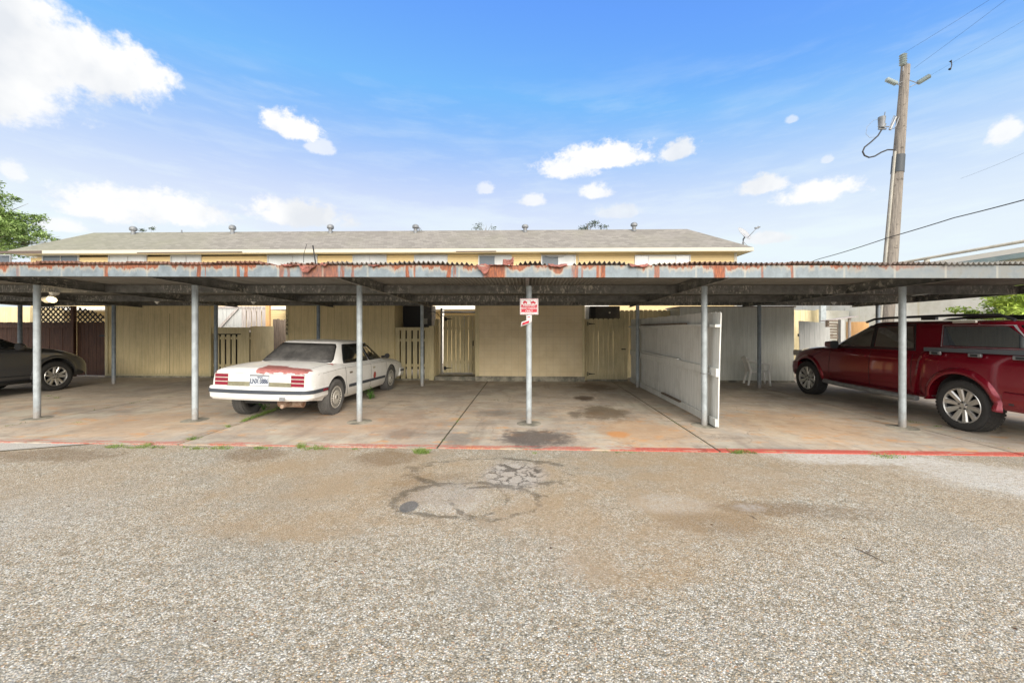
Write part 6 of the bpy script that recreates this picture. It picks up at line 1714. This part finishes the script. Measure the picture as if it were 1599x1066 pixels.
# bumpers
U = ubend(-2.28, -1, .848, .58, r=.17)
BP = [(-.06, .39), (.0, .385), (.028, .42), (.035, .50), (.040, .565), (.028, .592), (-.06, .60)]
U2 = [(x, y * (.985 if abs(y) > .8 else 1), nx, ny) for x, y, nx, ny in U]
bump_u(U2, [(o - .012, z - .0) for o, z in BP], MT['wpaint'], 'rear_bumper', sd)
bump_u(U2, [(.018, .497), (.034, .495), (.038, .552), (.022, .556)], MT['strip'], 'bumper_strip', sd)
for sg, i0 in ((-1, 0), (1, -3)):
    y = -.855 * -sg * -1
    MB().box((-1.90, sg * .875, .505), (-1.76, sg * .888, .545)).build('side_marker', MT['redlens'], sd, world=False, bevel=.003)
MB().box((-2.372, -.50, .405), (-2.35, -.42, .455)).build('tow_tab', MT['steel'], sd, world=False)
U = ubend(2.50, 1, .862, .42, r=.2)
bump_u(U, [(-.06, .34), (-.012, .345), (.015, .40), (.018, .53), (-.01, .56), (-.06, .57)], MT['wpaint'], 'front_bumper', sd)
bump_u(U, [(.0, .47), (.024, .47), (.026, .525), (.0, .53)], MT['strip'], 'bumper_strip', sd)
for sg in (-1, 1):
    MB().box((2.44, sg * .45, .56), (2.505, sg * .73, .64)).build('headlight', MT['headlens'], sd, world=False, bevel=.01)
MB().box((2.46, -.42, .56), (2.50, .42, .63)).build('grille', MT['gasket'], sd, world=False)
MB().box((-1.8, -.55, .24), (1.9, .55, .30)).build('underbody', MT['liner'], sd, world=False)
m = MB(); m.tube([(-2.30, -.42, .30), (-1.9, -.42, .31), (-1.6, -.3, .30)], .032, 10); m.lathe([(.0, -.22), (.075, -.20), (.075, .20), (0, .22)], (-2.0, -.40, .31), 'y', 14); m.build('muffler', mot('rusty_muffler', (.35, .27, .2), (.2, .10, .06), 9, .8), sd, world=False)
# pitched body: front of the car sits low, so its tyres are squashed on the slab
for x, z in SW:
    for sg in (-1, 1):
        zg = lambda xx, yy=sg * .765: .0255 - .026 * yy + .018 * xx
        wheel(sd, x, sg * .765, zg(x) + (.306 if x < 0 else .296), .315, .20, .195, 'cap', sg, MT['dtyre'], flat=zg)

# ---------------- burgundy pickup with a canopy
tk = thing('burgundy_pickup', 'burgundy crew-cab pickup truck with a glazed bed canopy', 'pickup truck', (7.47, 7.91, .012))
tk.rotation_euler = (0, 0, R(90))
def sec_t(x, w_, zb_, zs_, zt_):
    return [(0, zb_), (w_ * .75, zb_), (w_ - .06, zb_ + .01), (w_ - .02, zb_ + .08), (w_, zb_ + .22), (w_ + .004, zs_ - .36), (w_ - .006, zs_ - .17), (w_ - .03, zs_ - .05), (w_ - .06, zs_), (w_ - .14, zs_ + (zt_ - zs_) * .6), (w_ * .45, zt_ - .005), (0, zt_)]
TB = Body([(-2.86, .90, .55, 1.16, 1.20), (-2.80, .93, .52, 1.18, 1.22), (-2.4, .955, .46, 1.20, 1.24), (-1.3, .965, .40, 1.18, 1.22), (-1.08, .955, .385, 1.17, 1.20), (-.98, .93, .38, 1.15, 1.18), (0, .925, .36, 1.13, 1.17), (1.0, .925, .36, 1.10, 1.16), (1.5, .925, .37, 1.06, 1.135), (1.95, .905, .40, .985, 1.075), (2.17, .865, .42, .92, 1.01), (2.27, .81, .44, .87, .95), (2.31, .75, .46, .82, .90)], sec_t)
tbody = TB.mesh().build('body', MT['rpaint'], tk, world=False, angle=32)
cut_arches(tbody, [(-1.66, .42, .445, .965), (1.66, .42, .43, .925)], MT['liner'], depth=.33)
TG = GH(1.17, 1.615, (-2.78, 1.06, .875), (-2.10, .22, .755), n=9, crown=.075)
TW = [[(.0, 1.185), (.80, 1.165), (.36, 1.545), (.03, 1.555)], [(-.86, 1.20), (-.09, 1.19), (-.06, 1.56), (-.74, 1.575)], [(-2.45, 1.275), (-1.31, 1.265), (-1.25, 1.572), (-2.08, 1.572)]]
tcab = TG.mesh().build('cabin', MT['rpaint'], tbody, world=False, angle=32)
tunnel(tcab, TW, MT['trimblk'])
m = MB(); pts = [(.44 + .06 * math.cos(t * math.pi / 8), .40 + .19 * math.sin(t * math.pi / 8), 1.20 + .17 * math.cos(t * math.pi / 8)) for t in range(17)]
m.tube(pts, .014, 8, cap=False); m.tube([(.47, .40, 1.20), (.62, .40, 1.16)], .03, 8); m.bar((.45, .23, 1.20), (.45, .57, 1.20), .02, .04); m.build('steering_wheel', MT['trimblk'], tbody, world=False)
for sg in (-1, 1):
    for bx in (.06, -.50):
        m = MB(); m.tube([(bx, sg * .40, 1.10), (bx - .03, sg * .40, 1.38)], [.16, .12], 12); m.tube([(bx - .03, sg * .40, 1.40), (bx - .04, sg * .40, 1.50)], [.07, .065], 12); m.build('seat_back', MT['greytrim'], tbody, world=False)
for sg in (-1, 1):
    ringpart(TG, 'side_window', TW[0], MT['sglass'], tk, sg, 'gasket', .006, .042)
    ringpart(TG, 'side_window', TW[1], MT['sglass'], tk, sg, 'gasket', .006, .042)
    cwf = ringpart(TG, 'canopy_window', TW[2], MT['cglass'], tk, sg, 'steel', .007, .020)
    for ch_ in list(cwf.children): bpy.data.objects.remove(ch_)
    yt = TG.side(-1.8, 1.585, 0, 1).y - .012
    g4 = grow(TW[2], .004)
    MB().prism(g4, .006, 0, 'xz', sg * yt).build('pane', MT['cglass'], cwf, world=False)
    # dark bed-rail band with cleats
    m = MB()
    m.bar((-2.84, sg * .925, 1.225), (-1.12, sg * .93, 1.200), .06, .062); m.build('bed_rail', MT['greytrim'], tk, world=False)
    for cx_ in (-1.32, -1.88, -2.42):
        o = MB().box((cx_ - .085, sg * .955, 1.122), (cx_ + .085, sg * .985, 1.175)).build('cleat', MT['steel'], tk, world=False, bevel=.008)
        MB().box((cx_ - .045, sg * .984, 1.130), (cx_ + .045, sg * .990, 1.165)).build('slot', MT['trimblk'], o, world=False)
    m = MB(); m.tube([(.30, sg * .69, 1.66), (.12, sg * .695, 1.715), (-.2, sg * .70, 1.735), (-1.3, sg * .70, 1.75), (-1.95, sg * .695, 1.735), (-2.12, sg * .69, 1.66)], .022, 8)
    for cx_ in (-.95,): m.bar((cx_ - .12, sg * .70, 1.715), (cx_ + .12, sg * .70, 1.715), .05, .07)
    m.build('roof_rail', MT['trimblk'], tk, world=False)
    m = MB(); m.bar((-1.38, sg * .755, 1.640), (-1.70, sg * .755, 1.645), .03, .035); m.build('roof_lamp', MT['headlens'], tk, world=False)
    # raised shoulder in front of the bed
    sidestrip(TB, [(-.90, .43), (-.99, .75), (-1.05, 1.02), (-1.12, 1.13), (-1.22, 1.165)], .05, .03, MT['rpaint'], 'fender_edge', tk, sgs=(sg,), t=.018)
    m = MB(); m.tube([(1.06, sg * .965, .385), (.5, sg * .985, .372), (-.5, sg * .985, .365), (-1.02, sg * .97, .372)], .045, 10); m.build('running_board', MT['steel'], tk, world=False)
    m = MB(); m.tube([(.86, sg * .86, 1.15), (.80, sg * .97, 1.155)], .03, 8); m.build('mirror_arm', MT['trimblk'], tk, world=False)
    m = MB(); m.grid(lambda u, v: (.90 - .20 * v + .03 * math.cos(2 * math.pi * u) * 0, sg * (1.02 + .085 * math.copysign(abs(math.cos(2 * math.pi * u)) ** .6, math.cos(2 * math.pi * u)) * (1 - .35 * (1 - v))), 1.195 + .085 * math.copysign(abs(math.sin(2 * math.pi * u)) ** .6, math.sin(2 * math.pi * u)) * (1 - .3 * (1 - v))), 20, 4)
    o = len(m.v); m.f.append(list(range(0, 20))); m.m.append(0); m.sm.append(False); m.f.append(list(range(84, 104))); m.m.append(1); m.sm.append(False)
    m.build('mirror', [MT['rpaint'], MT['trimblk']], tk, world=False)
    MB().box((2.10, sg * .60, .86), (2.30, sg * .84, 1.00)).build('headlight', MT['headlens'], tk, world=False, bevel=.03)
    MB().box((-2.88, sg * .80, .76), (-2.52, sg * .966, 1.06)).build('tail_light', MT['redlens'], tk, world=False, bevel=.03)
    for hx in (.04, -.84):
        y = TB.side(hx, 1.0); MB().box((hx, sg * (y - .006), .985), (hx + .16, sg * (y + .028), 1.022)).build('door_handle', MT['rpaint'], tk, world=False, bevel=.012)
    y = TB.side(-2.2, .8)
    MB().box((-2.36, sg * .972, .505), (-2.30, sg * .990, .53)).build('side_marker', MT['trimblk'], tk, world=False)
glasspart(TG, 'windshield', [(-.74, 1.19), (.74, 1.19), (.62, 1.58), (-.62, 1.58)], MT['tint'], tk, kind='end', front=True)
glasspart(TG, 'rear_window', [(.74, 1.25), (-.74, 1.25), (-.62, 1.57), (.62, 1.57)], MT['tint'], tk, kind='end')
for p in ([(-.03, .45), (-.03, 1.12)], [(.98, .46), (.98, 1.06)], [(-.87, .44), (-.87, 1.14)]):
    sidestrip(TB, p, .009, .002, MT['gasket'], 'door_gap', tk, t=.002)
sidestrip(TB, [(-.87, .56), (.96, .55)], .012, .006, MT['rpaint'], 'body_crease', tk, t=.004)
sidestrip(TB, [(-.87, .455), (.96, .45)], .006, .002, MT['gasket'], 'sill_gap', tk, t=.002)
flare(TB, -1.66, .41, .445, .545, .040, R(-93), R(92), MT['rpaint'], 'wheel_flare', tk, ex=1.0)
flare(TB, 1.66, .41, .43, .515, .034, R(-93), R(90), MT['rpaint'], 'wheel_flare', tk)
U = ubend(-2.95, -1, .965, .72, r=.14)
bump_u(U, [(-.10, .42), (-.01, .42), (.02, .47), (.03, .60), (.022, .665), (-.02, .69), (-.10, .70)], MT['rpaint'], 'rear_bumper', tk)
U = ubend(2.32, 1, .90, .36, r=.24)
bump_u(U, [(-.10, .40), (-.01, .41), (.025, .47), (.04, .60), (.03, .72), (-.02, .76), (-.10, .77)], MT['rpaint'], 'front_bumper', tk)
MB().box((2.28, -.5, .78), (2.345, .5, .95)).build('grille', MT['chrome'], tk, world=False, bevel=.01)
m = MB(); m.box((-2.7, -.6, .36), (2.1, .6, .50)); m.tube([(-1.66, -.75, .38), (-1.66, .75, .38)], .05, 10); m.box((-2.5, -.80, .33), (-1.95, -.66, .42)); m.tube([(-2.85, -.72, .36), (-2.3, -.72, .38), (-2.0, -.5, .42)], .035, 10); m.build('chassis', MT['liner'], tk, world=False)
for x in (-1.66, 1.66):
    for sg in (-1, 1): wheel(tk, x, sg * .82, .375, .378, .255, .262, 'ten', sg, MT['tyre'])

# ---------------- dark grey crossover at the far left
cv = thing('charcoal_crossover', 'dark charcoal crossover parked at the far left in front of the brown fence', 'car', (-12.56, 7.92, .012))
cv.rotation_euler = (0, 0, R(90))
def sec_c(x, w_, zb_, zs_, zt_):
    return [(0, zb_), (w_ * .75, zb_), (w_ - .08, zb_ + .01), (w_ - .03, zb_ + .09), (w_ - .01, zb_ + .24), (w_, zs_ - .36), (w_ - .004, zs_ - .16), (w_ - .03, zs_ - .04), (w_ - .07, zs_), (w_ - .16, zs_ + (zt_ - zs_) * .6), (w_ * .45, zt_ - .006), (0, zt_)]
CB = Body([(-2.30, .80, .40, .98, 1.02), (-2.2, .87, .34, 1.03, 1.06), (-1.4, .91, .28, 1.06, 1.10), (0, .91, .26, 1.03, 1.08), (.8, .91, .26, 1.02, 1.10), (1.3, .905, .28, .97, 1.06), (1.75, .87, .31, .86, .95), (2.02, .80, .33, .74, .83), (2.14, .71, .36, .65, .72), (2.20, .60, .38, .58, .64)], sec_c)
cbody = CB.mesh().build('body', MT['gpaint'], cv, world=False, angle=40)
cut_arches(cbody, [(-1.31, .38, .425, .91), (1.31, .38, .425, .905)], MT['liner'], depth=.32)
CG = GH(1.05, 1.50, (-2.10, 1.02, .82), (-1.70, .15, .62), n=7, crown=.08)
CG.mesh().build('cabin', MT['gpaint'], cbody, world=False, angle=32)
for sg in (-1, 1):
    glasspart(CG, 'side_window', [(-.28, 1.075), (.78, 1.065), (.26, 1.44), (-.25, 1.455)], MT['tint'], cv, sg=sg)
    glasspart(CG, 'side_window', [(-1.35, 1.08), (-.36, 1.075), (-.33, 1.455), (-1.2, 1.45)], MT['tint'], cv, sg=sg)
    m = MB(); m.tube([(.62, sg * .83, 1.07), (.58, sg * .93, 1.09)], .03, 8); m.tube([(.66, sg * .98, 1.12), (.60, sg * .985, 1.12), (.54, sg * .985, 1.12), (.51, sg * .985, 1.12)], [.03, .075, .085, .08], 14); m.build('mirror', MT['gpaint'], cv, world=False)
    m = MB(); m.bar((1.72, sg * .80, .80), (2.02, sg * .68, .70), .10, .10); m.build('headlight', MT['headlens'], cv, world=False, bevel=.03)
    m = MB(); m.tube([(.95, sg * .915, .30), (-.9, sg * .915, .30)], .035, 8); m.build('sill_trim', MT['trimblk'], cv, world=False)
glasspart(CG, 'windshield', [(-.70, 1.08), (.70, 1.08), (.54, 1.46), (-.54, 1.46)], MT['tint'], cv, kind='end', front=True)
glasspart(CG, 'rear_window', [(.66, 1.12), (-.66, 1.12), (-.52, 1.44), (.52, 1.44)], MT['tint'], cv, kind='end')
sidestrip(CB, [(.85, .34), (.90, .7), (.86, .98)], .007, .002, MT['gasket'], 'door_gap', cv, t=.002)
sidestrip(CB, [(-.30, .34), (-.30, 1.0)], .007, .002, MT['gasket'], 'door_gap', cv, t=.002)
sidestrip(CB, [(-1.1, .48), (.84, .44)], .02, .008, MT['trimblk'], 'door_moulding', cv)
flare(CB, 1.31, .38, .425, .50, .022, R(-100), R(96), MT['gpaint'], 'wheel_flare', cv)
flare(CB, -1.31, .38, .425, .50, .022, R(-100), R(96), MT['gpaint'], 'wheel_flare', cv)
MB().box((-1.8, -.6, .24), (1.9, .6, .32)).build('underbody', MT['liner'], cv, world=False)
for x in (-1.31, 1.31):
    for sg in (-1, 1): wheel(cv, x, sg * .80, .355, .36, .225, .235, 'five', sg, MT['tyre'])
